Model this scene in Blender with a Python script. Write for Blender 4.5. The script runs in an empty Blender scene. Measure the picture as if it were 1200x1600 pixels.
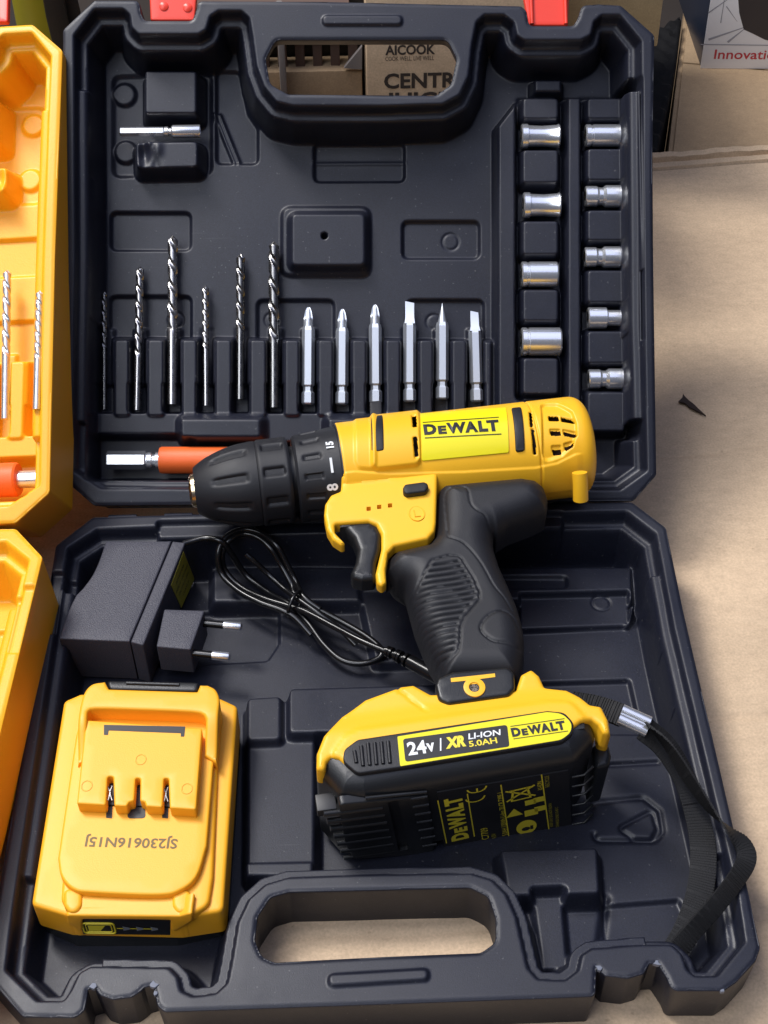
import bpy, bmesh, math, random
import numpy as np
from mathutils import Matrix, Vector
from mathutils.geometry import delaunay_2d_cdt

random.seed(7)
rng = np.random.default_rng(11)
scene = bpy.context.scene
COL = scene.collection
MM = 0.001
rad = math.radians

# ------------------------------------------------------------------ frames
# All sizes are written in millimetres.  BASE is the plane of the lower tray's rim
# (origin on the hinge line, x right, y away, z up); the case is wedge shaped, so its
# rim leans a few degrees when it lies on the carton (world z = 0).
WEDGE = math.atan(16.0 / 240.0)
BASE = Matrix.Translation((0, 0, 38.0 * math.cos(WEDGE))) @ Matrix.Rotation(WEDGE, 4, 'X')
F_PX, CAM_POS, CAM_ROT = 2293.07, (-3.1765, -466.0464, 502.9975), (0.7447, 0.0045, -0.0344)
CAM = BASE @ Matrix.Translation(CAM_POS) @ (Matrix.Rotation(CAM_ROT[2], 4, 'Z') @ Matrix.Rotation(CAM_ROT[1], 4, 'Y') @ Matrix.Rotation(CAM_ROT[0], 4, 'X'))
T_LID = 0.7057
LID = BASE @ Matrix.Translation((0.3524, 0, 0)) @ Matrix.Rotation(T_LID, 4, 'X') @ Matrix.Rotation(-0.0235, 4, 'Z')
HW, HL = 139.6, 238.0          # half width, length of a tray
IDM = Matrix.Identity(4)

def frame(parent, loc, rx=0, ry=0, rz=0):
    return parent @ Matrix.Translation(loc) @ Matrix.Rotation(rad(rz), 4, 'Z') @ Matrix.Rotation(rad(rx), 4, 'X') @ Matrix.Rotation(rad(ry), 4, 'Y')

def pick(F, pts, z=0.0):
    """Survey: where the photograph's pixel meets the plane z of frame F."""
    inv = F.inverted() @ CAM
    o = inv.translation
    out = []
    for (u, v) in pts:
        d = inv.to_3x3() @ Vector(((u - 600) / F_PX, -(v - 800) / F_PX, -1.0))
        k = (z - o.z) / d.z
        out.append((o.x + k * d.x, o.y + k * d.y))
    return out

def zc(ox, oy, s, pts):
    return [(ox + x / s, oy + y / s) for x, y in pts]

# ------------------------------------------------------------------ camera, world, lights, exposure
cam = bpy.data.cameras.new('camera')
cam.sensor_fit = 'HORIZONTAL'
cam.sensor_width = 36.0
cam.lens = 36.0 * F_PX / 1200.0
cam.clip_start, cam.clip_end = 0.02, 60.0
cam_ob = bpy.data.objects.new('camera', cam)
COL.objects.link(cam_ob)
m = CAM.copy(); m.translation = m.translation * MM
cam_ob.matrix_world = m
scene.camera = cam_ob

scene.view_settings.view_transform = 'Standard'
scene.view_settings.look = 'None'
scene.view_settings.exposure = 0.10
scene.view_settings.gamma = 1.0
world = bpy.data.worlds.new('World')
scene.world = world
world.use_nodes = True
bg = world.node_tree.nodes['Background']
bg.inputs[0].default_value = (0.50, 0.56, 0.80, 1)
bg.inputs[1].default_value = 0.10

def lamp(name, d, dist, size, power, color, aim=(0, 0, 40), size_y=None):
    L = bpy.data.lights.new(name, 'AREA')
    L.shape = 'RECTANGLE' if size_y else 'DISK'
    L.size = size; L.energy = power; L.color = color
    if size_y: L.size_y = size_y
    o = bpy.data.objects.new(name, L)
    COL.objects.link(o)
    v = Vector(d).normalized()
    o.location = Vector(aim) * MM + v * dist
    o.rotation_euler = v.to_track_quat('Z', 'Y').to_euler()
    return o
lamp('ceiling_lamp', (-.42, .26, .88), 2.0, 0.50, 30, (1.0, 0.97, 0.94))
lamp('ceiling_lamp', (-.28, .06, .96), 2.2, 0.7, 17, (1.0, 0.97, 0.95))
lamp('ceiling_lamp', (-.42, -.50, .75), 2.2, 1.3, 17, (0.90, 0.94, 1.0))
# the pale, bluish shop ceiling
lamp('ceiling_panel', (.02, .0, 1), 2.7, 3.2, 26, (0.64, 0.70, 1.0), size_y=2.6)

# ------------------------------------------------------------------ materials
def new_mat(name, color, rough=0.5, metal=0.0, spec=0.5, bump=0.0, bscale=900, var=0.0, vscale=40, rvar=0.0, coat=0.0, sub=0.0, aniso=None):
    m = bpy.data.materials.new(name)
    m.use_nodes = True
    nt = m.node_tree
    p = nt.nodes['Principled BSDF']
    p.inputs['Base Color'].default_value = (*color, 1)
    p.inputs['Roughness'].default_value = rough
    p.inputs['Metallic'].default_value = metal
    p.inputs['Specular IOR Level'].default_value = spec
    p.inputs['Coat Weight'].default_value = coat
    if sub:
        p.inputs['Subsurface Weight'].default_value = sub
        p.inputs['Subsurface Radius'].default_value = (1, .6, .2)
        p.inputs['Subsurface Scale'].default_value = 0.002
    tc = nt.nodes.new('ShaderNodeTexCoord')
    if var or rvar:
        n = nt.nodes.new('ShaderNodeTexNoise'); n.inputs['Scale'].default_value = vscale; n.inputs['Detail'].default_value = 5
        nt.links.new(tc.outputs['Object'], n.inputs['Vector'])
        if var:
            mx = nt.nodes.new('ShaderNodeMix'); mx.data_type = 'RGBA'
            mx.inputs['A'].default_value = (*[c * (1 - var) for c in color], 1)
            mx.inputs['B'].default_value = (*[min(1, c * (1 + var)) for c in color], 1)
            nt.links.new(n.outputs['Fac'], mx.inputs['Factor'])
            nt.links.new(mx.outputs['Result'], p.inputs['Base Color'])
        if rvar:
            mr = nt.nodes.new('ShaderNodeMapRange')
            mr.inputs['From Min'].default_value = .3; mr.inputs['From Max'].default_value = .7
            mr.inputs['To Min'].default_value = max(0.03, rough - rvar); mr.inputs['To Max'].default_value = min(1, rough + rvar)
            nt.links.new(n.outputs['Fac'], mr.inputs['Value'])
            nt.links.new(mr.outputs['Result'], p.inputs['Roughness'])
    if bump:
        b = nt.nodes.new('ShaderNodeTexNoise'); b.inputs['Scale'].default_value = bscale; b.inputs['Detail'].default_value = 3
        nt.links.new(tc.outputs['Object'], b.inputs['Vector'])
        bp = nt.nodes.new('ShaderNodeBump'); bp.inputs['Strength'].default_value = bump; bp.inputs['Distance'].default_value = 0.0004
        nt.links.new(b.outputs['Fac'], bp.inputs['Height'])
        nt.links.new(bp.outputs['Normal'], p.inputs['Normal'])
    return m

M = {}
def case_mat():
    """Blow-moulded black plastic: fine grain, rubbed and dusty patches."""
    m = new_mat('case_plastic', (0.0105, 0.012, 0.0205), .45, spec=.5, bump=.14, bscale=2200)
    nt = m.node_tree; p = nt.nodes['Principled BSDF']
    tc = nt.nodes['Texture Coordinate']
    def noise(s, d=4, r=.55):
        n = nt.nodes.new('ShaderNodeTexNoise'); n.inputs['Scale'].default_value = s; n.inputs['Detail'].default_value = d; n.inputs['Roughness'].default_value = r
        nt.links.new(tc.outputs['Object'], n.inputs['Vector']); return n.outputs['Fac']
    def rng_(src, a0, a1, b0, b1):
        r = nt.nodes.new('ShaderNodeMapRange'); r.inputs['From Min'].default_value = a0; r.inputs['From Max'].default_value = a1
        r.inputs['To Min'].default_value = b0; r.inputs['To Max'].default_value = b1
        nt.links.new(src, r.inputs['Value']); return r.outputs['Result']
    def mix(fac, A, B):
        x = nt.nodes.new('ShaderNodeMix'); x.data_type = 'RGBA'
        nt.links.new(fac, x.inputs['Factor'])
        for k, v in (('A', A), ('B', B)):
            if isinstance(v, tuple): x.inputs[k].default_value = (*v, 1)
            else: nt.links.new(v, x.inputs[k])
        return x.outputs['Result']
    grain = mix(rng_(noise(1500, 2), .35, .65, 0, 1), (0.0054, 0.0066, 0.0135), (0.0104, 0.0122, 0.0240))
    hazy = mix(rng_(noise(16, 6, .65), .50, .78, 0, .55), grain, (0.019, 0.020, 0.028))
    dust = mix(rng_(noise(620, 1), .735, .77, 0, .55), hazy, (0.10, 0.10, 0.105))
    mp = nt.nodes.new('ShaderNodeMapping'); mp.inputs['Rotation'].default_value = (0, 0, .6); mp.inputs['Scale'].default_value = (14, 520, 40)
    nt.links.new(tc.outputs['Object'], mp.inputs['Vector'])
    sn = nt.nodes.new('ShaderNodeTexNoise'); sn.inputs['Scale'].default_value = 1.0; sn.inputs['Detail'].default_value = 2
    nt.links.new(mp.outputs['Vector'], sn.inputs['Vector'])
    scr = mix(rng_(sn.outputs['Fac'], .735, .76, 0, .4), dust, (0.045, 0.046, 0.052))
    nt.links.new(scr, p.inputs['Base Color'])
    nt.links.new(rng_(noise(22, 5, .6), .3, .7, .37, .54), p.inputs['Roughness'])
    return m
M['case'] = case_mat()
M['ycase'] = new_mat('yellow_case_plastic', (0.87, 0.42, 0.012), .42, bump=.15, bscale=1200, var=.06, vscale=25, sub=.25)
M['yellow'] = new_mat('yellow_plastic', (0.92, 0.485, 0.018), .42, bump=.12, bscale=2500, var=.03, vscale=60)
M['amber'] = new_mat('amber_plastic', (0.92, 0.425, 0.018), .44, bump=.15, bscale=2500, var=.03, vscale=60)
M['rubber'] = new_mat('black_rubber', (0.0105, 0.011, 0.0145), .5, spec=.45, bump=.3, bscale=3000, rvar=.06)
M['black'] = new_mat('black_plastic', (0.011, 0.012, 0.014), .38, bump=.2, bscale=2500, rvar=.05)
M['charger'] = new_mat('textured_plastic', (0.044, 0.044, 0.060), .5, bump=.7, bscale=1900, var=.3, vscale=1600)
M['cable'] = new_mat('glossy_cable', (0.006, 0.006, 0.007), .24, spec=.55)
M['steel'] = new_mat('bright_steel', (0.72, 0.73, 0.76), .30, .88, rvar=.05, vscale=300)
M['chrome'] = new_mat('chrome', (0.90, 0.92, 0.96), .25, .88)
M['grey_steel'] = new_mat('satin_steel', (0.62, 0.66, 0.72), .42, .82)
M['drill_steel'] = new_mat('drill_steel', (0.48, 0.47, 0.47), .27, 1.0, rvar=.06, vscale=300)
M['dark_steel'] = new_mat('dark_steel', (0.27, 0.265, 0.26), .26, 1.0, rvar=.08, vscale=300)
M['brass'] = new_mat('brass', (0.75, 0.60, 0.40), .25, 1.0)
M['orange'] = new_mat('orange_rubber', (0.80, 0.13, 0.020), .5, bump=.3, bscale=1800)
M['red'] = new_mat('red_plastic', (0.80, 0.055, 0.030), .35, var=.05)
M['lime'] = new_mat('yellow_label', (0.80, 0.70, 0.012), .3)
M['print'] = new_mat('black_print', (0.012, 0.012, 0.014), .45)
M['white'] = new_mat('white_print', (0.78, 0.80, 0.82), .5)
M['yprint'] = new_mat('yellow_print', (0.80, 0.66, 0.04), .5)
M['dprint'] = new_mat('faded_yellow_print', (0.42, 0.36, 0.03), .5)
M['gprint'] = new_mat('grey_ink', (0.17, 0.12, 0.04), .6)
M['strap'] = new_mat('woven_strap', (0.009, 0.009, 0.010), .65, spec=.35, bump=.5, bscale=2500)
M['carton_ink'] = new_mat('carton_ink', (0.045, 0.035, 0.03), .7)
M['red_ink'] = new_mat('red_ink', (0.50, 0.035, 0.05), .5)

def carton_mat(name, color, scuff=.25):
    m = bpy.data.materials.new(name); m.use_nodes = True
    nt = m.node_tree; p = nt.nodes['Principled BSDF']
    p.inputs['Roughness'].default_value = .72; p.inputs['Specular IOR Level'].default_value = .3
    tc = nt.nodes.new('ShaderNodeTexCoord')
    # long faint corrugation flutes along x, blotches and fibres
    mp = nt.nodes.new('ShaderNodeMapping'); mp.inputs['Scale'].default_value = (1.4, 22, 12)
    nt.links.new(tc.outputs['Object'], mp.inputs['Vector'])
    n1 = nt.nodes.new('ShaderNodeTexNoise'); n1.inputs['Scale'].default_value = 1.2; n1.inputs['Detail'].default_value = 5
    nt.links.new(mp.outputs['Vector'], n1.inputs['Vector'])
    n2 = nt.nodes.new('ShaderNodeTexNoise'); n2.inputs['Scale'].default_value = 9; n2.inputs['Detail'].default_value = 6
    nt.links.new(tc.outputs['Object'], n2.inputs['Vector'])
    n3 = nt.nodes.new('ShaderNodeTexNoise'); n3.inputs['Scale'].default_value = 900; n3.inputs['Detail'].default_value = 2
    nt.links.new(tc.outputs['Object'], n3.inputs['Vector'])
    def mul(a, b):
        q = nt.nodes.new('ShaderNodeMath'); q.operation = 'ADD'
        nt.links.new(a, q.inputs[0]); nt.links.new(b, q.inputs[1]); return q.outputs[0]
    half = nt.nodes.new('ShaderNodeMath'); half.operation = 'MULTIPLY'; half.inputs[1].default_value = .45
    nt.links.new(n1.outputs['Fac'], half.inputs[0])
    sm = mul(mul(half.outputs[0], n2.outputs['Fac']), n3.outputs['Fac'])
    r = nt.nodes.new('ShaderNodeMapRange'); r.inputs['From Min'].default_value = .8; r.inputs['From Max'].default_value = 1.65
    nt.links.new(sm, r.inputs['Value'])
    mx = nt.nodes.new('ShaderNodeMix'); mx.data_type = 'RGBA'
    mx.inputs['A'].default_value = (*[c * (1 - scuff) for c in color], 1)
    mx.inputs['B'].default_value = (*[c * (1 + scuff * .6) for c in color], 1)
    nt.links.new(r.outputs['Result'], mx.inputs['Factor'])
    nt.links.new(mx.outputs['Result'], p.inputs['Base Color'])
    n5 = nt.nodes.new('ShaderNodeTexNoise'); n5.inputs['Scale'].default_value = 140; n5.inputs['Detail'].default_value = 6; n5.inputs['Roughness'].default_value = .7
    mp5 = nt.nodes.new('ShaderNodeMapping'); mp5.inputs['Scale'].default_value = (.8, 1.3, 1)
    nt.links.new(tc.outputs['Object'], mp5.inputs['Vector']); nt.links.new(mp5.outputs['Vector'], n5.inputs['Vector'])
    r5 = nt.nodes.new('ShaderNodeMapRange'); r5.inputs['From Min'].default_value = .3; r5.inputs['From Max'].default_value = .7; r5.inputs['To Min'].default_value = .91; r5.inputs['To Max'].default_value = 1.08
    nt.links.new(n5.outputs['Fac'], r5.inputs['Value'])
    hs = nt.nodes.new('ShaderNodeHueSaturation'); nt.links.new(r5.outputs['Result'], hs.inputs['Value']); nt.links.new(mx.outputs['Result'], hs.inputs['Color'])
    # sparse fibres and grime specks
    n4 = nt.nodes.new('ShaderNodeTexNoise'); n4.inputs['Scale'].default_value = 330; n4.inputs['Detail'].default_value = 2
    nt.links.new(tc.outputs['Object'], n4.inputs['Vector'])
    r4 = nt.nodes.new('ShaderNodeMapRange'); r4.inputs['From Min'].default_value = .70; r4.inputs['From Max'].default_value = .78; r4.inputs['To Max'].default_value = .35
    nt.links.new(n4.outputs['Fac'], r4.inputs['Value'])
    m4 = nt.nodes.new('ShaderNodeMix'); m4.data_type = 'RGBA'; m4.inputs['B'].default_value = (color[0] * .35, color[1] * .32, color[2] * .28, 1)
    nt.links.new(r4.outputs['Result'], m4.inputs['Factor']); nt.links.new(hs.outputs['Color'], m4.inputs['A'])
    nt.links.new(m4.outputs['Result'], p.inputs['Base Color'])
    bp = nt.nodes.new('ShaderNodeBump'); bp.inputs['Strength'].default_value = .22; bp.inputs['Distance'].default_value = .001
    nt.links.new(mul(n1.outputs['Fac'], n2.outputs['Fac']), bp.inputs['Height'])
    nt.links.new(bp.outputs['Normal'], p.inputs['Normal'])
    return m
M['carton'] = carton_mat('kraft_carton', (0.585, 0.435, 0.288))
M['carton_dark'] = carton_mat('brown_carton', (0.37, 0.26, 0.155))
M['carton_olive'] = carton_mat('olive_carton', (0.36, 0.28, 0.16))

# ------------------------------------------------------------------ object helpers
def tag(o, label=None, cat=None, group=None, kind=None):
    if label: o['label'] = label
    if cat: o['category'] = cat
    if group: o['group'] = group
    if kind: o['kind'] = kind
    return o

def world_m(F):
    q = F.copy(); q.translation = q.translation * MM
    return q

def thing(name, F, label, cat, group=None):
    o = bpy.data.objects.new(name, None)
    o.empty_display_size = .01
    COL.objects.link(o)
    o.matrix_world = world_m(F)
    return tag(o, label, cat, group)

def mesh_ob(name, verts, faces, mat, parent=None, F=None, smooth=True, sharp=None):
    """One mesh object; verts in mm in frame F (a thing) or in the parent's frame."""
    me = bpy.data.meshes.new(name)
    v = np.asarray(verts, float) * MM
    if isinstance(faces, np.ndarray):
        nf, k = faces.shape
        me.vertices.add(len(v)); me.vertices.foreach_set('co', v.ravel())
        me.loops.add(nf * k); me.loops.foreach_set('vertex_index', faces.ravel().astype(np.int32))
        me.polygons.add(nf); me.polygons.foreach_set('loop_start', np.arange(0, nf * k, k, dtype=np.int32))
        me.update(calc_edges=True)
    else:
        me.from_pydata(v.tolist(), [], faces); me.update()
    return link_mesh(name, me, mat, parent, F, smooth, sharp)

def link_mesh(name, me, mat, parent=None, F=None, smooth=True, sharp=None):
    me.polygons.foreach_set('use_smooth', [smooth] * len(me.polygons))
    if sharp is not None and smooth:
        me.set_sharp_from_angle(angle=rad(sharp))
    if mat: me.materials.append(mat)
    o = bpy.data.objects.new(name, me)
    COL.objects.link(o)
    if parent is not None:
        o.parent = parent
        if F is not None: o.matrix_local = world_m(F)
    elif F is not None:
        o.matrix_world = world_m(F)
    return o

def bm_ob(name, bm, mat, parent=None, F=None, smooth=True, sharp=35, recalc=True):
    if recalc: bmesh.ops.recalc_face_normals(bm, faces=bm.faces)
    me = bpy.data.meshes.new(name)
    bmesh.ops.scale(bm, vec=(MM,) * 3, verts=bm.verts)
    bm.to_mesh(me); bm.free()
    return link_mesh(name, me, mat, parent, F, smooth, sharp)

def fillet(pts, r, seg=5):
    """Round the corners of a polygon (r: one radius or one per corner)."""
    n = len(pts); out = []
    rs = r if hasattr(r, '__len__') else [r] * n
    for i in range(n):
        p0, p1, p2 = Vector(pts[i - 1]), Vector(pts[i]), Vector(pts[(i + 1) % n])
        a, b = p0 - p1, p2 - p1
        la, lb = a.length, b.length
        if la < 1e-6 or lb < 1e-6: continue
        a /= la; b /= lb
        ang = a.angle(b) if abs(a.dot(b)) < .99999 else math.pi
        t = min(rs[i] / max(math.tan(ang / 2), 1e-3), la * .48, lb * .48)
        if t < .02 or ang > 3.1: out.append(tuple(p1)); continue
        A, B = p1 + a * t, p1 + b * t
        for k in range(seg + 1):
            s = k / seg
            q = A * (1 - s) ** 2 + p1 * 2 * s * (1 - s) + B * s * s
            out.append((q.x, q.y))
    return out

def spline(pts, n=8, closed=False):
    """Catmull-Rom through points of any dimension."""
    P = [np.array(p, float) for p in pts]; out = []
    N = len(P)
    for i in range(N if closed else N - 1):
        p0 = P[(i - 1) % N] if closed or i > 0 else 2 * P[0] - P[1]
        p1, p2 = P[i], P[(i + 1) % N]
        p3 = P[(i + 2) % N] if closed or i + 2 < N else 2 * P[-1] - P[-2]
        for k in range(n):
            t = k / n
            out.append(.5 * (2 * p1 + (p2 - p0) * t + (2 * p0 - 5 * p1 + 4 * p2 - p3) * t * t + (3 * p1 - p0 - 3 * p2 + p3) * t ** 3))
    if not closed: out.append(P[-1])
    return out

def poly_sdf(poly, X, Y):
    """Signed distance to a polygon, negative inside."""
    P = np.array(poly, float); d2 = np.full(X.shape, 1e18); ins = np.zeros(X.shape, bool)
    for i in range(len(P)):
        a, b = P[i - 1], P[i]
        ex, ey = b - a
        wx, wy = X - a[0], Y - a[1]
        L = ex * ex + ey * ey
        if L < 1e-12: continue
        t = np.clip((wx * ex + wy * ey) / L, 0, 1)
        d2 = np.minimum(d2, (wx - ex * t) ** 2 + (wy - ey * t) ** 2)
        if abs(ey) > 1e-12:
            c = ((a[1] <= Y) != (b[1] <= Y)) & (wx < ex * (Y - a[1]) / ey)
            ins ^= c
    d = np.sqrt(d2)
    return np.where(ins, -d, d)

def nearest(poly, X, Y):
    P = np.array(poly, float); best = np.full(X.shape, 1e18); NX, NY = X.copy(), Y.copy()
    for i in range(len(P)):
        a, b = P[i - 1], P[i]; e = b - a; L = e @ e
        if L < 1e-12: continue
        t = np.clip(((X - a[0]) * e[0] + (Y - a[1]) * e[1]) / L, 0, 1)
        qx, qy = a[0] + t * e[0], a[1] + t * e[1]
        d2 = (X - qx) ** 2 + (Y - qy) ** 2
        m = d2 < best
        best = np.where(m, d2, best); NX = np.where(m, qx, NX); NY = np.where(m, qy, NY)
    return NX, NY

def line_dist(pts, X, Y):
    d2 = np.full(X.shape, 1e18)
    P = np.array(pts, float)
    for a, b in zip(P[:-1], P[1:]):
        e = b - a; L = e @ e + 1e-12
        wx, wy = X - a[0], Y - a[1]
        t = np.clip((wx * e[0] + wy * e[1]) / L, 0, 1)
        d2 = np.minimum(d2, (wx - e[0] * t) ** 2 + (wy - e[1] * t) ** 2)
    return np.sqrt(d2)

def smooth(t):
    t = np.clip(t, 0, 1)
    return t * t * (3 - 2 * t)

class Relief:
    """A moulded sheet: heights on a fine grid, sculpted by stamping outlines into it."""
    def __init__(self, x0, x1, y0, y1, step):
        self.x = np.arange(x0, x1 + step, step); self.y = np.arange(y0, y1 + step, step)
        self.X, self.Y = np.meshgrid(self.x, self.y)
        self.step, self.edge_z = step, 0.0
        self.H = np.zeros(self.X.shape)
        self.keep = np.ones(self.X.shape, bool)
    def win(self, pts, pad):
        P = np.array(pts); lo, hi = P.min(0) - pad, P.max(0) + pad
        i0, i1 = np.searchsorted(self.x, [lo[0], hi[0]]); j0, j1 = np.searchsorted(self.y, [lo[1], hi[1]])
        return (slice(j0, j1), slice(i0, i1))
    def stamp(self, poly, z, w=2.5, rel=False, r=None, dome=0.0):
        """Bring the inside of poly to height z (or by z) with a moulded edge w wide."""
        if r: poly = fillet(poly, r)
        s = self.win(poly, w + 1)
        d = poly_sdf(poly, self.X[s], self.Y[s])
        a = smooth(-d / w + .5)
        h = self.H[s]
        zz = (h + z) if rel else (z(self.X[s], self.Y[s]) if callable(z) else z)
        if dome: zz = zz + dome * smooth(-d / 9)
        self.H[s] = h * (1 - a) + zz * a
    def groove(self, pts, depth, w=1.2, closed=False):
        if closed: pts = list(pts) + [pts[0]]
        s = self.win(pts, w * 2)
        d = line_dist(pts, self.X[s], self.Y[s])
        self.H[s] -= depth * np.exp(-(d / w) ** 2)
    def mesh(self, name, mat, parent=None, F=None, rims=(), bottom=None):
        """rims: (outline, sign) whose inside (sign 1) or outside (sign -1) is kept; the sheet is trimmed exactly
        along them and a clean upright wall is added down to bottom(y)."""
        X, Y, H = self.X.copy(), self.Y.copy(), self.H
        keep = self.keep.copy()
        for poly, sg, lim in rims:
            d = poly_sdf(poly, self.X, self.Y) * sg
            keep &= d < self.step * 1.6
            out = (d > 0) & (d < self.step * 1.7)
            X[out], Y[out] = nearest(poly, self.X[out], self.Y[out])
            inn = d <= 0
            c_in = inn[:-1, :-1] | inn[1:, :-1] | inn[:-1, 1:] | inn[1:, 1:]
            self.cells = c_in if not hasattr(self, 'cells') else self.cells & c_in
        idx = np.arange(H.size).reshape(H.shape)
        c = keep[:-1, :-1] & keep[1:, :-1] & keep[:-1, 1:] & keep[1:, 1:]
        if rims: c &= self.cells
        q = np.stack([idx[:-1, :-1][c], idx[:-1, 1:][c], idx[1:, 1:][c], idx[1:, :-1][c]], 1)
        used = np.unique(q); remap = np.zeros(idx.size, np.int64); remap[used] = np.arange(len(used))
        v = np.stack([X.ravel(), Y.ravel(), H.ravel()], 1)[used]
        q = remap[q]
        for poly, sg, lim in rims:
            P = np.array(poly, float)
            if np.sum(P[:, 0] * np.roll(P[:, 1], -1) - P[:, 1] * np.roll(P[:, 0], -1)) < 0: P = P[::-1]
            pts = []
            for i in range(len(P)):
                a, b = P[i], P[(i + 1) % len(P)]
                n = max(1, int(np.linalg.norm(b - a) / 2.0))
                pts += [a + (b - a) * k / n for k in range(n)]
            pts = np.array(pts); n = len(pts)
            zb = np.maximum(bottom(pts[:, 1]), lim(pts[:, 0], pts[:, 1]) if callable(lim) else lim)
            t = np.roll(pts, -1, 0) - np.roll(pts, 1, 0); nr = np.stack([t[:, 1], -t[:, 0]], 1); nr /= np.linalg.norm(nr, axis=1)[:, None] + 1e-9
            rows = [np.column_stack([pts, np.full(n, self.edge_z)])]
            for k in range(1, 4): rows.append(np.column_stack([pts + nr * sg * .35 * math.sin(k * math.pi / 6), np.full(n, self.edge_z - .5 * (1 - math.cos(k * math.pi / 6)))]))
            rows.append(np.column_stack([pts + nr * sg * .35, np.full(n, -2.5)]))
            rows.append(np.column_stack([pts - nr * sg * .5, zb]))
            s = len(v); v = np.concatenate([v] + rows)
            i0 = np.arange(n); i1 = (i0 + 1) % n
            for k in range(len(rows) - 1):
                A, B = s + k * n, s + (k + 1) * n
                f = np.stack([A + i0, B + i0, B + i1, A + i1], 1)
                q = np.concatenate([q, f if sg > 0 else f[:, ::-1]])
        return mesh_ob(name, v, q, mat, parent, F)

def plate(name, poly, zf, mat, parent=None, F=None, bottom=-1.0, step=2.0, edge=0.0, esegs=3, holes=(), fine=None, sharp=None, relief=None):
    """A moulded plate: outline poly, top surface zf(x, y), rounded edge, skirt down to `bottom` (number or function)."""
    # outline rings, the top one set in by the edge radius
    P = np.array(poly, float)
    area = np.sum(P[:, 0] * np.roll(P[:, 1], -1) - P[:, 1] * np.roll(P[:, 0], -1))
    if area < 0: P = P[::-1]
    def resample(Q, d):
        out = []
        for i in range(len(Q)):
            a, b = Q[i], Q[(i + 1) % len(Q)]
            n = max(1, int(math.ceil(np.linalg.norm(b - a) / d)))
            for k in range(n): out.append(a + (b - a) * k / n)
        return np.array(out)
    R = resample(P, fine or step)
    t = np.roll(R, -1, 0) - np.roll(R, 1, 0)
    nrm = np.stack([t[:, 1], -t[:, 0]], 1); nrm /= np.linalg.norm(nrm, axis=1)[:, None] + 1e-9
    inner = R - nrm * edge if edge else R
    pts = [Vector(p) for p in inner]; n = len(pts)
    edges = [(i, (i + 1) % n) for i in range(n)]
    nholes = []
    for h in holes:
        hp = resample(np.array(h, float), fine or step); s = len(pts)
        pts += [Vector(p) for p in hp]; edges += [(s + i, s + (i + 1) % len(hp)) for i in range(len(hp))]
        nholes.append((s, len(hp)))
    lo, hi = inner.min(0), inner.max(0)
    gx, gy = np.meshgrid(np.arange(lo[0] + step / 2, hi[0], step), np.arange(lo[1] + step / 2, hi[1], step))
    d = poly_sdf(inner, gx, gy)
    ok = d < -step * .45
    for h in holes: ok &= poly_sdf(h, gx, gy) > step * .45
    pts += [Vector((a, b)) for a, b in zip(gx[ok], gy[ok])]
    vs, es, fs, ov, oe, of = delaunay_2d_cdt(pts, edges, [], 0 if holes else 1, 1e-5)
    V = np.array([(v.x, v.y) for v in vs])
    fs = [list(f) for f in fs]
    if holes:
        cen = np.array([V[f].mean(0) for f in fs])
        bad = np.zeros(len(fs), bool)
        for h in holes: bad |= poly_sdf(h, cen[:, 0], cen[:, 1]) < 0
        bad |= poly_sdf(inner, cen[:, 0], cen[:, 1]) > 0
        fs = [f for f, b in zip(fs, bad) if not b]
    first = {}
    for k, o in enumerate(ov):
        for q in o: first.setdefault(q, k)
    Z = zf(V[:, 0], V[:, 1]) if callable(zf) else np.full(len(V), float(zf))
    if relief is not None: Z = Z + relief(V[:, 0], V[:, 1])
    verts = np.column_stack([V, Z]).tolist()
    ring = [first[i] for i in range(n)]
    zr = np.array([verts[i][2] for i in ring])
    prev = ring
    def add_ring(xy, z):
        s = len(verts)
        verts.extend(np.column_stack([xy, z]).tolist())
        return list(range(s, s + len(xy)))
    def bridge(a, b):
        for i in range(len(a)):
            j = (i + 1) % len(a)
            fs.append([a[i], b[i], b[j], a[j]])
    if edge:
        for k in range(1, esegs + 1):
            a = math.pi / 2 * k / esegs
            r = add_ring(R - nrm * edge * (1 - math.sin(a)), zr - edge * (1 - math.cos(a)))
            bridge(prev, r); prev = r
    zb = np.array([bottom(x, y) for x, y in R]) if callable(bottom) else np.full(n, float(bottom))
    r = add_ring(R, zb); bridge(prev, r)
    for s, k in nholes:
        hr = [first[s + i] for i in range(k)]
        xy = np.array([verts[i][:2] for i in hr])
        hb = add_ring(xy, np.full(k, float(bottom) if not callable(bottom) else -1.0))
        bridge(hb, hr) if True else None
    bm = bmesh.new()
    bv = [bm.verts.new(v) for v in verts]
    for f in fs:
        try: bm.faces.new([bv[i] for i in f])
        except ValueError: pass
    loose = [v for v in bm.verts if not v.link_faces]
    bmesh.ops.delete(bm, geom=loose, context='VERTS')
    return bm_ob(name, bm, mat, parent, F, sharp=sharp or 40, recalc=True)

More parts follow.
